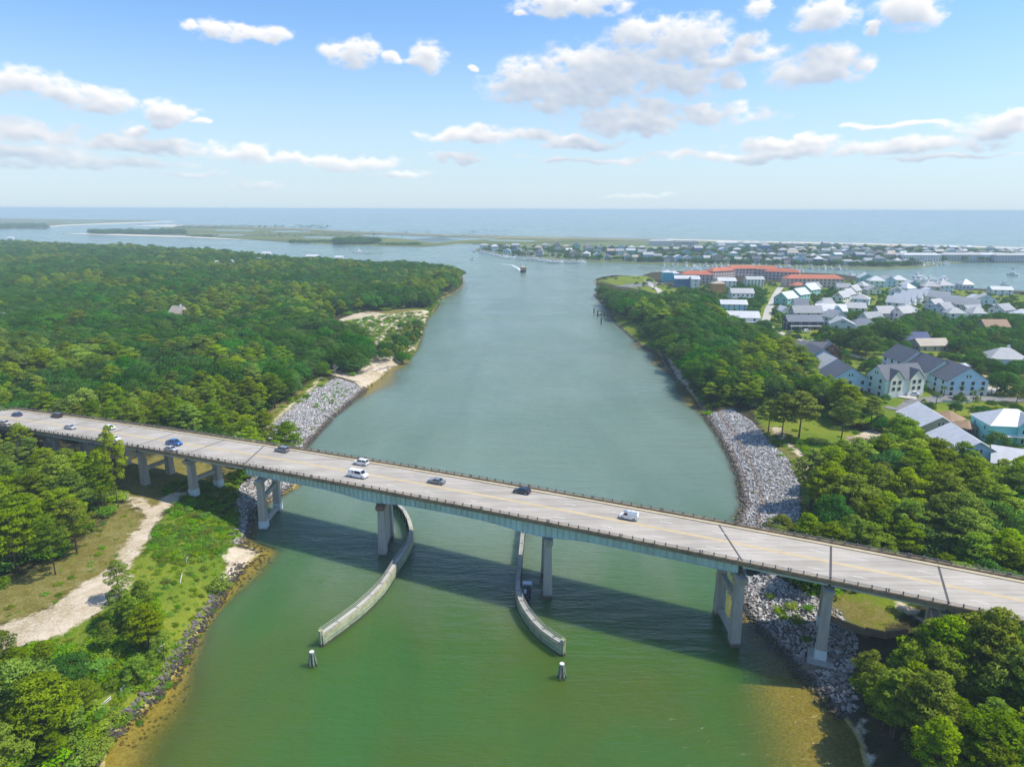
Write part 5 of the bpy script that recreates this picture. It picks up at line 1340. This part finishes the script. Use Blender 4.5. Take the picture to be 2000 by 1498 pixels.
# ------------------------------------------------------------------ fenders in the channel
m_plank = mat('fender_plank', (.40, .40, .25), .8, .35, .8, streak=False); m_plank2 = mat('green_plank', (.22, .33, .22), .8, .3, .8); m_walk = mat('fender_walkway', (.43, .41, .36), .85, .12, .6)
tide(m_plank, .75, 1.2, (.06, .055, .035)); tide(m_plank2, .75, 1.2, (.05, .05, .03)); tide(m_wood, .6, 1.1, (.05, .045, .03))
def fender(pts, out_side, label, zt=3.0):
    P_ = []
    V_ = [Vector((*p, 0)) for p in pts]
    for i in range(len(V_) - 1):
        p0, p1, p2, p3 = V_[max(i-1, 0)], V_[i], V_[i+1], V_[min(i+2, len(V_)-1)]
        for k in range(2):
            t = k / 2; P_.append(.5 * ((2*p1) + (-p0+p2)*t + (2*p0-5*p1+4*p2-p3)*t*t + (-p0+3*p1-3*p2+p3)*t**3))
    P_.append(V_[-1]); e = empty('channel_fender', P_[0], 0, label, 'fender wall'); o0 = P_[0]
    for i in range(len(P_) - 1):
        a, b_ = P_[i] - o0, P_[i + 1] - o0; d = b_ - a; L = d.length; yaw = math.atan2(d.y, d.x); nrm = Vector((-d.y, d.x, 0)).normalized() * out_side; c = (a + b_) / 2
        for k in range(6):                                        # timber walers on the channel side
            q = c - nrm * .58; mb = MB(); mb.box((q.x, q.y, .2 + k * .5), (L + .12, .22, .36), yaw); mb.build('waler', m_plank if k % 2 or k == 4 else m_plank2, e)
        mb = MB(); mb.box((c.x, c.y, zt + .06), (L + .25, 1.0, .16), yaw); mb.build('walkway', m_walk, e)
        for s, off in ((-1, -.36), (1, .36)):
            for t in (.25, .75):
                p = a.lerp(b_, t) + nrm * off; mb = MB(); pile(mb, p, -6, zt - .03 if s > 0 else zt - .03, .2); mb.build('pile', m_dark, e)
        q = c + nrm * .5
        for zz in (zt + .55, zt + 1.05): mb = MB(); r_ = nrm * .5; mb.tube([a + r_ + Vector((0, 0, zz)), b_ + r_ + Vector((0, 0, zz))], .05, 5); mb.build('handrail', m_walk, e)
        p = a + nrm * .5; mb = MB(); mb.tube([p + Vector((0, 0, zt)), p + Vector((0, 0, zt + 1.1))], .06, 5); mb.build('rail_post', m_walk, e)
    a = P_[-1] - o0
    for dx, dy in ((-.3, 0), (.3, 0), (0, .4), (0, -.3)): mb = MB(); pile(mb, (a.x + dx, a.y + dy), -6, zt + .9, .22); mb.build('end_pile', m_plank, e)
    return e
fender([(-46,211),(-39.4,203),(-32.7,191.8),(-29,180),(-28.3,171),(-30.2,160),(-31.8,150),(-35.6,139.6),(-41.2,129.6)], -1, 'long curved timber fender wall left of the boat channel')
fender([(9,203),(5,194),(3.6,183),(2.8,171),(2.1,158),(1.6,147),(3.5,138.5),(6.9,131.4),(11,126.6)], 1, 'shorter curved timber fender wall right of the boat channel')
def dolphin(px, py, label):
    g = G(px, py + 2); e = empty('pile_dolphin', (g.x, g.y, 0), 0, label, 'pile cluster', 'pile clusters at the fender ends')
    for k in range(7):
        a = k * math.pi / 3; r0, r1 = (.85, .36) if k < 6 else (0, 0); mb = MB()
        mb.tube([(r0 * math.cos(a) * 1.3, r0 * math.sin(a) * 1.3, -6), (r0 * math.cos(a), r0 * math.sin(a), 0), (r1 * math.cos(a), r1 * math.sin(a), 3.1 + (k % 3) * .12)], [.22, .21, .18], 7); mb.build('pile', m_plank2 if k % 2 else m_wood, e)
    mb = MB(); mb.tube([(0, 0, 2.5), (0, 0, 2.62)], .62, 10); mb.build('wire_band', m_dark, e); mb = MB(); mb.tube([(0, 0, 3.3), (0, 0, 3.45)], .5, 8); mb.build('cap', m_frame, e)
dolphin(611,1298,'pile cluster in front of the left fender end'); dolphin(1097,1322,'pile cluster in front of the right fender end')
# ------------------------------------------------------------------ boats
m_hullw = mat('boat_white', (.78, .79, .79), .35, .05, 1, spec=.5); m_hullb = mat('boat_black', (.02, .022, .028), .5, .1, 1); m_seat = mat('boat_seat', (.08, .08, .095), .8, .1, 2); m_red = mat('boat_red', (.42, .06, .04), .6, .1, 1); m_cream = mat('boat_cream', (.62, .55, .36), .6, .1, 1); m_alu = mat('aluminium', (.55, .58, .62), .35, .05, 1, metal=.5)
def hull_mb(L, W, h, m=0, bow=.35):
    mb = MB(); st = []
    for t in np.linspace(0, 1, 8):
        x = -L / 2 + L * t; wv = W / 2 * (1 if t < 1 - bow else math.sqrt(max(0.0, 1 - ((t - 1 + bow) / bow) ** 2)) * .97 + .03) * (.9 + .1 * min(1, t * 5)); zt = h * (1 + .35 * max(0, t - .4)); st.append([(x, -wv, zt), (x - .0, -wv * .78, .0), (x, 0, -.25), (x, wv * .78, .0), (x, wv, zt)])
    n = len(mb.v)
    for s in st: mb.v += s
    for i in range(7):
        for k in range(4): mb.f.append((n + i*5 + k, n + i*5 + k + 1, n + (i+1)*5 + k + 1, n + (i+1)*5 + k)); mb.m.append(m)
        mb.f.append((n + i*5 + 4, n + i*5, n + (i+1)*5, n + (i+1)*5 + 4)); mb.m.append(m)
    mb.f.append(tuple(n + k for k in range(5))); mb.m.append(m); return mb
BOATS = []
for kk in range(4):
    L, W, h = ((9, 3, 1.2), (13, 4, 1.6), (7, 2.5, .9), (16, 4.6, 1.9))[kk]; hm = hull_mb(L, W, h).mesh('hull', m_hullw)
    mb = MB(); mb.box((L * .02, 0, h + .7), (L * .42, W * .66, 1.5), top=.82); cm = mb.mesh('cabin', m_hullw)
    mb = MB(); mb.box((L * .02, 0, h + .85), (L * .42 + .03, W * .63, .45)); wm_ = mb.mesh('cabin_window', m_glass)
    mb = MB(); mb.box((-L * .02, 0, h + (2.9 if kk != 1 else 3.4)), (L * .3, W * .6, .14)); [mb.box((L * .12 * sx_ - L * .02, W * .26 * sy_, h + 2.1), (.08, .08, 1.6)) for sx_ in (-1, 1) for sy_ in (-1, 1)]; tm = mb.mesh('hardtop', m_hullw)
    mb = MB(); mb.tube([(0, 0, h + 1), (0, 0, h + (13 if kk in (1,) else 5))], .09, 5); mm = mb.mesh('mast', m_alu)
    BOATS.append((hm, cm, wm_, tm, mm))
def boat(p, yaw, kk, label, group):
    e = empty('motor_yacht' if kk != 1 else 'sailing_yacht', p, yaw, label, 'boat', group); e.scale = (1.25,) * 3
    for nm, me in zip(('hull', 'cabin', 'cabin_window', 'hardtop', 'mast'), BOATS[kk]): link(bpy.data.objects.new(nm, me), e)
CNT = {}
def fleet(px0, px1, fy, n_, where, yaw0, dy=2.0):
    for i in range(n_):
        a = px0 + (px1 - px0) * (i + random.uniform(.2, .8)) / n_; g = G(a, fy(a) + random.uniform(-dy, dy), 0)
        nth = ordn[i] if i < 20 else 'twenty-' + ordn[min(i - 20, 8)]
        boat(Vector((g.x, g.y, .1)), yaw0 + random.uniform(-.25, .25) + random.choice((0, math.pi)), random.choice((0, 0, 1, 2, 3)), 'white boat, %s from the left %s' % (nth, where), 'boats ' + where)
fleet(955,1145,lambda a: lerp_pts([(955,497.5),(1000,503.5),(1060,510.5),(1145,514.5)], a), 29, 'in the island marina', .3, 2.2)
fleet(925,955,lambda a: 491 + (a - 925) * .16, 4, 'at the tip of the island', .2, 1)
fleet(1290,1660,lambda a: lerp_pts([(1290,519.5),(1500,523),(1660,527.5)], a), 26, 'along the canal shore of the island', 1.5, .8)
fleet(1385,1440,lambda a: 526.5, 5, 'left of the curved condominium', .6, 1.5); fleet(1540,1570,lambda a: 533, 5, 'at the right end of the curved condominium', .5, 2); fleet(1652,1690,lambda a: 541, 6, 'in the basin right of the straight condominium', .6, 2.5)
fleet(1785,1850,lambda a: 545 + (a - 1785) * .09, 14, 'in the harbour beside the pale houses', .6, 4.5); fleet(1800,1860,lambda a: 520 - (a - 1800) * .06, 10, 'along the quay of the right basin', 1.0, 1.5)
fleet(1340,1375,lambda a: 527, 4, 'at the dock above the cyan house', .2, 2)
for i, (a, b_) in enumerate(((1979,526),(1978,538),(1962,557),(700,491),(675,489))): g = G(a, b_); boat(Vector((g.x, g.y, .1)), 1.2 + i, i % 2 * 1, 'white boat %s' % ('moored highest in the right basin','moored lower in the right basin','tied near the right harbour pavilion','under way on the waterway beyond the left wood','drifting left of the other boat beyond the wood')[i], None)
def dock(pts, label, w_=2.2):
    P_ = [G(a, b_, 0) for a, b_ in pts]; e = empty('dock', P_[0], 0, label, 'dock'); o0 = P_[0]
    for a, b_ in zip(P_, P_[1:]): d = b_ - a; c = (a + b_) / 2 - o0; mb = MB(); mb.box((c.x, c.y, .9), (d.length, w_, .3), math.atan2(d.y, d.x)); mb.build('deck', m_wood, e)
    for p in P_:
        for s in (-1, 1): mb = MB(); q = p - o0; pile(mb, (q.x, q.y + s * 1.2), -3, 2.2, .25); mb.build('pile', m_dark, e)
dock([(1006,507),(1040,511),(1080,514),(1122,516.2)], 'long outer dock of the island marina'); dock([(520,500),(560,503),(600,505)], 'dock at the edge of the left wood'); dock([(690,494),(720,496),(745,495)], 'pier with sheds beyond the left wood', 5)
H_(0,0,16,9,5,'gx',3,'white','metal',0,'white boathouse on the shore behind the left wood',loc=G(520,500,1),clear=False); H_(0,0,22,10,5,'gx',3,'white','metal',.05,'long white boathouse on the far left shore',loc=G(610,506,1),clear=False); H_(0,0,14,9,5,'gx',3,'white','metal',0,'small white boathouse right of the long one',loc=G(662,508.5,1),clear=False)
# the work boat coming up the channel, with its wake
g = G(1022,532); e = empty('work_boat', (g.x, g.y, 0), -1.45, 'double decked work boat with dark hull and red trim coming up the channel', 'boat')
hull_mb(20, 8.5, 2.6).build('hull', m_hullb, e); mb = MB(); mb.box((-.5, 0, 3.9), (12, 7.2, 2.8)); mb.build('lower_cabin', m_cream, e); mb = MB(); mb.box((-.5, 0, 5.6), (13, 7.8, .5)); mb.build('red_deck', m_red, e)
mb = MB(); mb.box((-.5, 0, 6.7), (10, 6.4, 1.8)); mb.build('upper_cabin', m_cream, e); mb = MB(); mb.box((-.5, 0, 6.8), (10.1, 6.45, .7)); mb.box((-.5, 0, 4.2), (12.1, 7.25, .8)); mb.build('cabin_window', m_glass, e); mb = MB(); mb.box((-.5, 0, 7.9), (11, 7.2, .3)); mb.build('roof', m_cream, e)
for x_ in (-4, 3.5):
    for s in (-1, 1): mb = MB(); mb.tube([(x_, s * 3.4, 6), (x_, s * 3.4, 12.5)], .13, 6); mb.build('mast', m_dark, e)
mfoam = bpy.data.materials.new('wake_foam'); mfoam.use_nodes = True; n = NT(mfoam.node_tree); b = n.n['Principled BSDF']; b.inputs['Base Color'].default_value = (.8, .83, .83, 1); b.inputs['Roughness'].default_value = .8
fa = n.attr('foam').outputs['Fac']; n.put(b.inputs['Alpha'], n.ramp(n.math('ADD', n.math('MULTIPLY', fa, .9), n.math('MULTIPLY', n.math('SUBTRACT', n.noise(n.pos(), .35, 4, .65), .5), 1.1)), .25, .75, 0, .85))
def wake(px_pts, w0, w1, label):
    P_ = [G(a, b_, 0) for a, b_ in px_pts]; V = []; F = []; A_ = []; k = 40; tot = len(P_) - 1
    for i in range(k + 1):
        t = i / k * tot; j = min(int(t), tot - 1); p = P_[j].lerp(P_[j + 1], t - j); d = (P_[j + 1] - P_[j]).normalized(); s = Vector((-d.y, d.x, 0)); wv = w0 + (w1 - w0) * i / k
        for q in (-1, -.4, 0, .4, 1): v = p + s * wv * q; V.append((v.x, v.y, .03)); A_.append((1 - i / k) ** .7 * (1 - abs(q)) * 1.2)
        if i:
            for q in range(4): F.append((i*5 - 5 + q, i*5 - 4 + q, i*5 + 1 + q, i*5 + q))
    me = np_mesh('boat_wake', V, np.array(F), True, [mfoam]); attr_f(me, 'foam', A_); o = link(bpy.data.objects.new('boat_wake', me)); tag(o, label, None, None, 'stuff')
wake([(1022,533),(1012,524),(1000,518),(975,515),(930,513),(900,511)], 3.5, 7, 'white wake trailing behind the work boat'); wake([(1020,533),(1034,532)], 3, 2, 'foam at the bow of the work boat'); wake([(921,507),(900,506),(870,505),(845,504)], 2, 5, 'thin white wake of the speedboat')
g = G(922,507); boat(Vector((g.x, g.y, .1)), .1, 2, 'small speedboat trailing a white wake by the left point', None)
# small pontoon boat at the right fender
g = G(1029,1163); e = empty('pontoon_boat', (g.x, g.y, 0), 1.52, 'small dark boat lying beside the right fender wall', 'boat')
for s in (-1, 1): mb = MB(); mb.tube([(-3.0, s * .95, .1), (2.4, s * .95, .1), (3.0, s * .95, .35)], [.32, .32, .1], 8); mb.build('pontoon', m_alu, e)
mb = MB(); mb.box((-.1, 0, .55), (5.6, 2.35, .14)); mb.build('deck', m_seat, e)
for s in (-1, 1): mb = MB(); mb.box((-.1, s * 1.16, .95), (5.5, .06, .6)); mb.build('side_panel', m_alu, e)
mb = MB(); mb.box((2.65, 0, .95), (.06, 2.3, .6)); mb.build('front_panel', m_alu, e)
for x_, y_ in ((-1.6, .7), (-1.6, -.7), (1.4, .7), (1.4, -.7)): mb = MB(); mb.box((x_, y_, .9), (1.3, .6, .5)); mb.build('seat', m_seat, e)
mb = MB(); mb.box((.1, .45, 1.1), (.6, .7, .9)); mb.build('console', m_hullw, e); mb = MB(); mb.box((-3.2, 0, .6), (.5, .45, 1.1)); mb.build('outboard_motor', m_hullb, e); mb = MB(); mb.box((1.9, 0, 2.4), (1.6, 2.3, .08)); [mb.box((1.9 + q, s * 1.1, 1.6), (.05, .05, 1.6)) for q in (-.7, .7) for s in (-1, 1)]; mb.build('canopy', m_alu, e)
# ------------------------------------------------------------------ woods
def in_view(x, y, z=8, m=120):
    q = np.stack([x, y, np.full_like(x, z - CAM_H)], -1); d = q @ cf
    u = 1000 + FPX * (q @ cr) / d; v = 749 - FPX * (q @ cu) / d
    return (d > 5) & (u > -m) & (u < 2000 + m) & (v < 1498 + 200)
CLEARINGS = [px_poly(p, 4) for p in LAWN[:4] + LAWN[5:] + DRY[:6]]
TOWN = px_poly(LAWN[4], 5)
CLEARINGS += [px_poly(p, 3) for p in ([(640,622),(842,598),(838,640),(815,690),(780,705),(735,705),(690,690),(650,655)], [(1160,536),(1300,518),(2500,560),(2500,660),(1640,566),(1500,572),(1310,562)], [(1640,1380),(1702,1355),(1722,1500),(1745,1620),(1690,1620),(1660,1500)], [(1760,852),(1880,860),(1965,925),(1985,1000),(1900,985),(1850,955),(1760,900)], [(1150,540),(1300,541),(1318,560),(1325,606),(1255,604),(1205,592),(1165,568)], [(-150,1205),(40,1205),(180,1135),(290,1010),(460,1000),(460,1110),(330,1340),(230,1440),(150,1400),(-150,1400)], [(215,880),(470,890),(480,1020),(225,1005)])]
MARKS = [(G2(a, b_, 4), s_) for a, b_, s_ in ((120,1050,'beside the dry field of the near left grove'),(40,900,'by the left end of the bridge'),(10,1120,'at the left edge above the sand patch'),(160,930,'around the tall slender pine'),(480,820,'behind the left revetment'),(330,780,'above the far kerb over the grey truck lanes'),(120,760,'in the wood above the leftmost cars'),(620,690,'by the sandy strip of the left bank'),
  (1750,1350,'in the lower right grove'),(1950,1400,'at the lower right corner'),(1620,960,'at the front of the right wood'),(1760,1000,'in the middle of the right wood'),(1920,1050,'along the far kerb at the right edge'),(1450,770,'above the head of the right revetment'),(1380,700,'on the right shore by the sandy strip'),(1560,760,'below the dark roofed row'),(1800,930,'below the white metal roofs'))]
def wood_points(land, sp0, seed):
    out = []
    x, y = jitter(land, sp0, seed)
    k = (poly_sd(x, y, land) > 4) & in_view(x, y); x, y = x[k], y[k]
    # thin with distance
    dist = np.hypot(x, y); g = np.random.default_rng(seed + 1)
    k = g.random(len(x)) < np.clip(1.15 - dist / 2600, .5, 1); x, y = x[k], y[k]
    k = free_mask(x, y)
    for c_ in CLEARINGS: k &= poly_sd(x, y, c_) < .5
    k &= poly_sd(x, y, TOWN) < 1
    return x[k], y[k]
individuals = {'pine': [], 'oak': []}; mass = []; fg_mass = []
for land, seed in ((LEFT, 11), (RIGHT, 22)):
    x, y = wood_points(land, 8.0, seed)
    mixn = fbm2(x, y, .012, 3, 5.0)
    far = fbm2(x, y, .03, 3, 9.0)
    for i in range(len(x)):
        d = math.hypot(x[i], y[i])
        z = hgt(x[i], y[i])
        pine = random.random() < (.93 if d < 330 else (.33 + (mixn[i] - .47) * 3.2))
        k = 'pine' if pine else 'oak'
        h = (random.uniform(10.5, 17.0) if pine else random.uniform(8.0, 14.5)) * (.72 + .62 * far[i])
        wide = random.uniform(1.05, 1.4) if pine else random.uniform(.95, 1.25)
        (individuals[k] if True else mass).append((d, x[i], y[i], z, h, wide))
rows = []
for k in individuals:
    L_ = sorted(individuals[k]); lim = 250
    for j, (d, x, y, z, h, wd_) in enumerate(L_):
        idx = random.randrange(len(PROTO[k]))
        if j < lim:
            place = min(MARKS, key=lambda q: (q[0][0] - x) ** 2 + (q[0][1] - y) ** 2)[1]
            size = ('short', 'mid-sized', 'tall')[0 if h < 10.5 else 1 if h < 13 else 2]; shp = 'narrow' if wd_ < 1.15 else 'broad'
            lab = '%s %s %s %s' % (size, shp, 'pine' if k == 'pine' else 'leafy tree', place)
            plant(k, Vector((x, y, z)), h, lab, ('pines ' if k == 'pine' else 'leafy trees ') + place, wd_, idx)
        else:
            rows.append((x, y, z - .2, h / PROTO[k][idx][2], wd_ * 1.12, random.uniform(0, 6.28), SI[(k, idx)]))
# understorey closes the gaps below the crowns
for land, seed in ((LEFT, 31), (RIGHT, 32)):
    x, y = wood_points(land, 7.5, seed); k = np.hypot(x, y) < 750; x, y = x[k], y[k]
    for i in range(len(x)):
        j = random.randrange(4); rows.append((x[i], y[i], hgt(x[i], y[i]) - .2, random.uniform(1.2, 2.4), 1.4, random.uniform(0, 6.28), SI[('shrub', j)]))
gn_scatter('forest', rows, 'dense green pine and oak wood covering the land behind')
print('TREES', len(rows), {k: len(v) for k, v in individuals.items()})
# ------------------------------------------------------------------ single trees and bushes one can pick out
def top_h(base, px, py):
    d = ray(px, py); k = math.hypot(base.x, base.y) / math.hypot(d[0], d[1]); return CAM_H + k * d[2] - base.z
def tall(kind, bx, by, tx, ty, label, wide=1.0, group=None, idx=None):
    g = GH(bx, by); return plant(kind, g, max(2.0, top_h(g, tx, ty)), label, group, wide, idx)
tall('pine',231,990,206,838,'tall slender pine rising in front of the bridge at the left',.56,idx=1)
tall('pine',151,1082,140,975,'pine with bare trunk at the right edge of the left grove',.95); tall('pine',108,1122,95,1010,'pine with bare trunk left of the sandy track',1.0)
tall('pine',293,1277,288,1185,'pine with dark trunk standing above the near left shore rocks',1.15,idx=2); tall('pine',236,1172,214,1098,'open crowned pine at the edge of the sand track',1.05,idx=3)
tall('pine',262,1235,258,1165,'pine between the sand patch and the shore meadow',1.1); tall('pine',270,1330,262,1285,'low spreading pine over the near shore rocks',1.8)
tall('pine',1527,853,1520,770,'twin trunked pine on the grass beside the right rock revetment',1.25); tall('pine',1560,855,1560,768,'large pine behind the footpath by the right revetment',1.35); tall('pine',1500,845,1500,783,'smaller pine at the left of the pines by the right revetment',1.2)
tall('pine',1642,868,1640,775,'big lone pine on the lawn between the revetment and the town',1.3,idx=4)
tall('pine',1583,985,1580,880,'pine with bare trunk at the front of the right wood',1.1); tall('pine',1615,990,1620,900,'pine beside the front pine of the right wood',1.1)
tall('pine',1660,960,1655,890,'pine near the sandy clearing in the right wood',1.2); tall('pine',1720,930,1722,862,'pine beyond the sandy clearing',1.3)
for i, (a, b_, h_) in enumerate(((240,1225,10),(308,1248,9),(322,1292,7.5),(212,1272,7),(284,1215,10),(300,1322,6))): plant('pine', GH(a, b_), h_, 'light green pine, %s of those on the near left shore slope' % ordn[i], 'pines on the near left shore slope', 1.0)
x_, y_ = jitter(px_poly([(735,695),(765,655),(795,640),(822,632),(812,668),(788,700),(745,702)], 4), 7.5, 99)
for i in range(len(x_)): plant('pine' if i % 3 else 'oak', Vector((x_[i], y_[i], hgt(x_[i], y_[i]))), random.uniform(5, 7.5), 'green tree in the clump before the sandy clearing', 'clump of trees before the sandy clearing on the left bank', 1.2)
# grove in the lower right corner, in front of the bridge
for i, (a, b_, h_) in enumerate(((1708,1392,10),(1722,1432,11),(1745,1445,14),(1775,1435,14),(1800,1470,15),(1835,1400,14))):
    plant('pine', GH(a, b_), h_, '%s pine counted from the water in the lower right grove' % ordn[i], 'pines of the lower right grove', 1.15)
for i, (s_, n_, h_) in enumerate(((15,-15.5,9),(21,-16.5,11.5),(27,-15,17),(33,-15,19.5),(39,-16,19),(46,-15,19.5),(53,-15.5,18.5),(60,-15,18),(24,-21,15),(36,-21,17.5),(50,-21,18),(44,-26,17),(66,-18,17))):
    p = BP(s_, n_, 0); p.z = hgt(p.x, p.y); plant('pine', p, h_, 'pine, %s along the near side of the right bridge end' % ordn[i], 'pines along the near side of the right bridge end', 1.15)
for i, (a, b_) in enumerate(((150,1440),(60,1400),(20,1460),(110,1490),(40,1330),(120,1350),(170,1400),(10,1290),(90,1300))):
    g = GH(a, b_); plant('oak' if i % 4 == 1 else 'pine', g, random.uniform(5.0, 7.5), 'low tree, %s counted in the dense thicket at the lower left corner' % ordn[i], 'trees of the lower left thicket', 1.2)
for i, (a, b_, h_) in enumerate(((432,1152,3.2),(1505,1168,1.5),(1520,1196,1.8),(1545,1188,1.6),(1550,1216,2.2),(1578,1192,1.6),(1530,1208,1.1),(1575,1252,1.2),(1545,1028,2.0))):
    plant('shrub', GH(a, b_), h_, ('round dark bush at the head of the left rock edge','small round bush on the grey stones under the bridge','first bush of the clump on the right rock bank','second bush of the clump on the right rock bank','largest dark bush of the clump on the right rock bank','bush at the right end of the clump on the rock bank','lowest little bush on the brown stones','bush behind the footed pier','bright green bush at the far kerb by the revetment')[i], None, 1.2)
# palms and garden trees round the apartment court
for i, (a, b_) in enumerate(((1808,762),(1843,775),(1875,778),(1900,785),(1915,780),(1935,772),(1828,790),(1698,745))): plant('palm', GH(a, b_), random.uniform(5, 7), 'palm, %s of those round the apartment court' % ordn[i], 'palms round the apartment court', 1.2)
for i, (a, b_, h_) in enumerate(((1812,806,4.6),(1865,810,5.4),(1915,818,5.6),(1985,812,5),(1675,690,15),(1690,700,13),(1725,665,14),(1750,672,14),(1640,680,10),(1945,770,10),(1985,790,9),(1960,770,11))):
    plant('oak', GH(a, b_), h_, 'round crowned oak, %s of the garden trees in the town' % ordn[i], 'garden trees in the town', 1.0)
# dead trees
DEADM = [dead_proto(i) for i in range(3)]
for i, (a, b_, s_) in enumerate(((1480,790,1.25),(562,775,1.2),(580,765,1.0),(655,735,.9),(1405,760,.9),(910,575,1.0),(905,560,.9),(1300,655,1.0),(1545,745,1.0))):
    g = GH(a, b_); o = link(bpy.data.objects.new('dead_tree', DEADM[i % 3])); o.location = g; o.scale = (s_,) * 3; o.rotation_euler = (0, 0, i)
    tag(o, ('big bare grey dead tree at the head of the right revetment','bare pale dead tree beside the left revetment','second bare tree beside the left revetment','small bare tree by the sandy strip','bare tree among the pines on the right shore','dead snag at the tip of the left point','leaning dead snag at the left point','grey bare tree on the right shore by the walk','bare tree in the right wood below the dark roofs')[i], 'dead tree')
# loose growth: bushes in the meadows, weeds between the stones
rows = []
def weeds(poly, sp, s0, s1, seed, z=3, keep=1.0, clear=True):
    x, y = jitter(px_poly(poly, z), sp, seed)
    if clear:
        k = np.ones(len(x), bool)
        for p_, wd_, zz in PATHS: k &= line_d(x, y, px_poly(p_, zz)) > wd_ + .3
        for p_ in SAND: k &= poly_sd(x, y, px_poly(p_, 2)) < 0
        x, y = x[k], y[k]
    for i in range(len(x)):
        if random.random() < keep: rows.append((x[i], y[i], hgt(x[i], y[i]) - .25, random.uniform(s0, s1), 1.5, random.uniform(0, 6.28), SI[('shrub', random.randrange(4))]))
weeds(LAWN[0], 2.2, .22, .55, 71, keep=.75); weeds([(300,1040),(420,1010),(450,1060),(400,1100),(300,1110)], 2.0, .4, .8, 72); weeds([(120,1330),(240,1390),(200,1480),(0,1498),(0,1290),(140,1270)], 2.6, .6, 1.5, 73)
weeds([(180,1220),(300,1200),(330,1290),(230,1360),(140,1290)], 2.2, .4, 1.1, 74); weeds(DRY[0], 3.5, .2, .5, 75, keep=.5); weeds([(320,950),(460,940),(465,1040),(330,1010)], 2.2, .4, .9, 76)
weeds(RIP['L1'][0], 6, .3, .7, 77, 4, .4); weeds([(660,745),(640,760),(600,800),(640,800),(690,755)], 3, .3, .7, 78, 4, .6); weeds(RIP['R1'][0], 12, .2, .5, 79, 4, .3)
weeds([(650,630),(840,605),(800,690),(720,680)], 4.5, .4, 1.3, 80, 4, .8, False); weeds(LAWN[1], 6, .3, .8, 81, 5, .5); weeds([(1500,860),(1560,860),(1640,890),(1700,935),(1640,925)], 2.2, .5, 1.0, 82, 5)
weeds([(430,872),(500,858),(640,745),(620,732),(480,850)], 3, .5, 1.1, 83, 4, .5); weeds([(1240,650),(1300,690),(1380,800),(1400,800),(1320,690),(1260,640)], 3.5, .5, 1.2, 84, 3, .7); weeds([(760,700),(830,600),(860,580),(905,550),(880,560),(780,680)], 4, .6, 1.3, 85, 3, .8)
# town greenery and the wood round it
tx, ty = jitter(TOWN, 7.5, 91); k = (line_d(tx, ty, px_poly([(1700,795),(1790,805),(2050,805)], 5)) > 9) & free_mask(tx, ty) & in_view(tx, ty) & (poly_sd(tx, ty, CLEARINGS[-4]) < 0); tx, ty = tx[k], ty[k]
dens = fbm2(tx, ty, .016, 3, 4.0); OAKS = [px_poly(p, 5) for p in ([(1600,660),(1720,600),(1850,610),(2000,600),(2100,690),(1960,700),(1850,690),(1740,690),(1640,700)], [(1180,550),(1260,560),(1380,590),(1420,640),(1500,650),(1480,600),(1300,552)], [(1740,870),(1850,880),(1900,940),(2100,980),(2100,880),(1960,905),(1930,850),(1900,800),(2000,830),(1840,830)], [(1380,560),(1420,600),(1500,620),(1530,640),(1490,560)], [(1540,560),(1680,575),(1660,620),(1540,570)],[(1790,660),(2000,600),(2000,770),(1930,760),(1880,700)])]
ino = np.max([poly_sd(tx, ty, p) for p in OAKS], axis=0)
for i in range(len(tx)):
    if poly_sd(tx[i:i+1], ty[i:i+1], CLEARINGS[-3])[0] > 0 and random.random() < .85: continue
    pr_ = .92 if ino[i] > 0 else .58 + (dens[i] - .45) * 1.2
    if random.random() < pr_:
        j = random.randrange(len(PROTO['oak'])); kd = 'oak' if random.random() < .85 else 'pine'
        h_ = (random.uniform(4.2, 8.5) if ino[i] > 0 else random.uniform(3.2, 6.2)) * (.7 if ty[i] > 560 else 1.0)
        rows.append((tx[i], ty[i], hgt(tx[i], ty[i]) - .2, h_ / PROTO[kd][j][2], 1.15, random.uniform(0, 6.28), SI[(kd, j)]))
gn_scatter('shrubbery', rows, 'loose bushes, garden trees and weeds over the meadows and town')
# ------------------------------------------------------------------ haze: the air between here and the horizon
mb = MB(); mb.box((0, 46000, 42.0), (142000, 112000, 106.0)); hz_o = mb.build('haze', bpy.data.materials.new('sea_air')); tag(hz_o, 'thin pale sea haze over the whole place', None, None, 'stuff')
hm_ = hz_o.data.materials[0]; hm_.use_nodes = True; n = NT(hm_.node_tree); n.n.clear(); out = n.new('ShaderNodeOutputMaterial'); pv = n.new('ShaderNodeVolumePrincipled')
pv.inputs['Color'].default_value = (.74, .93, 1.0, 1); pv.inputs['Density'].default_value = 1.65e-4; pv.inputs['Anisotropy'].default_value = 0.0; n.l.new(pv.outputs[0], out.inputs['Volume'])
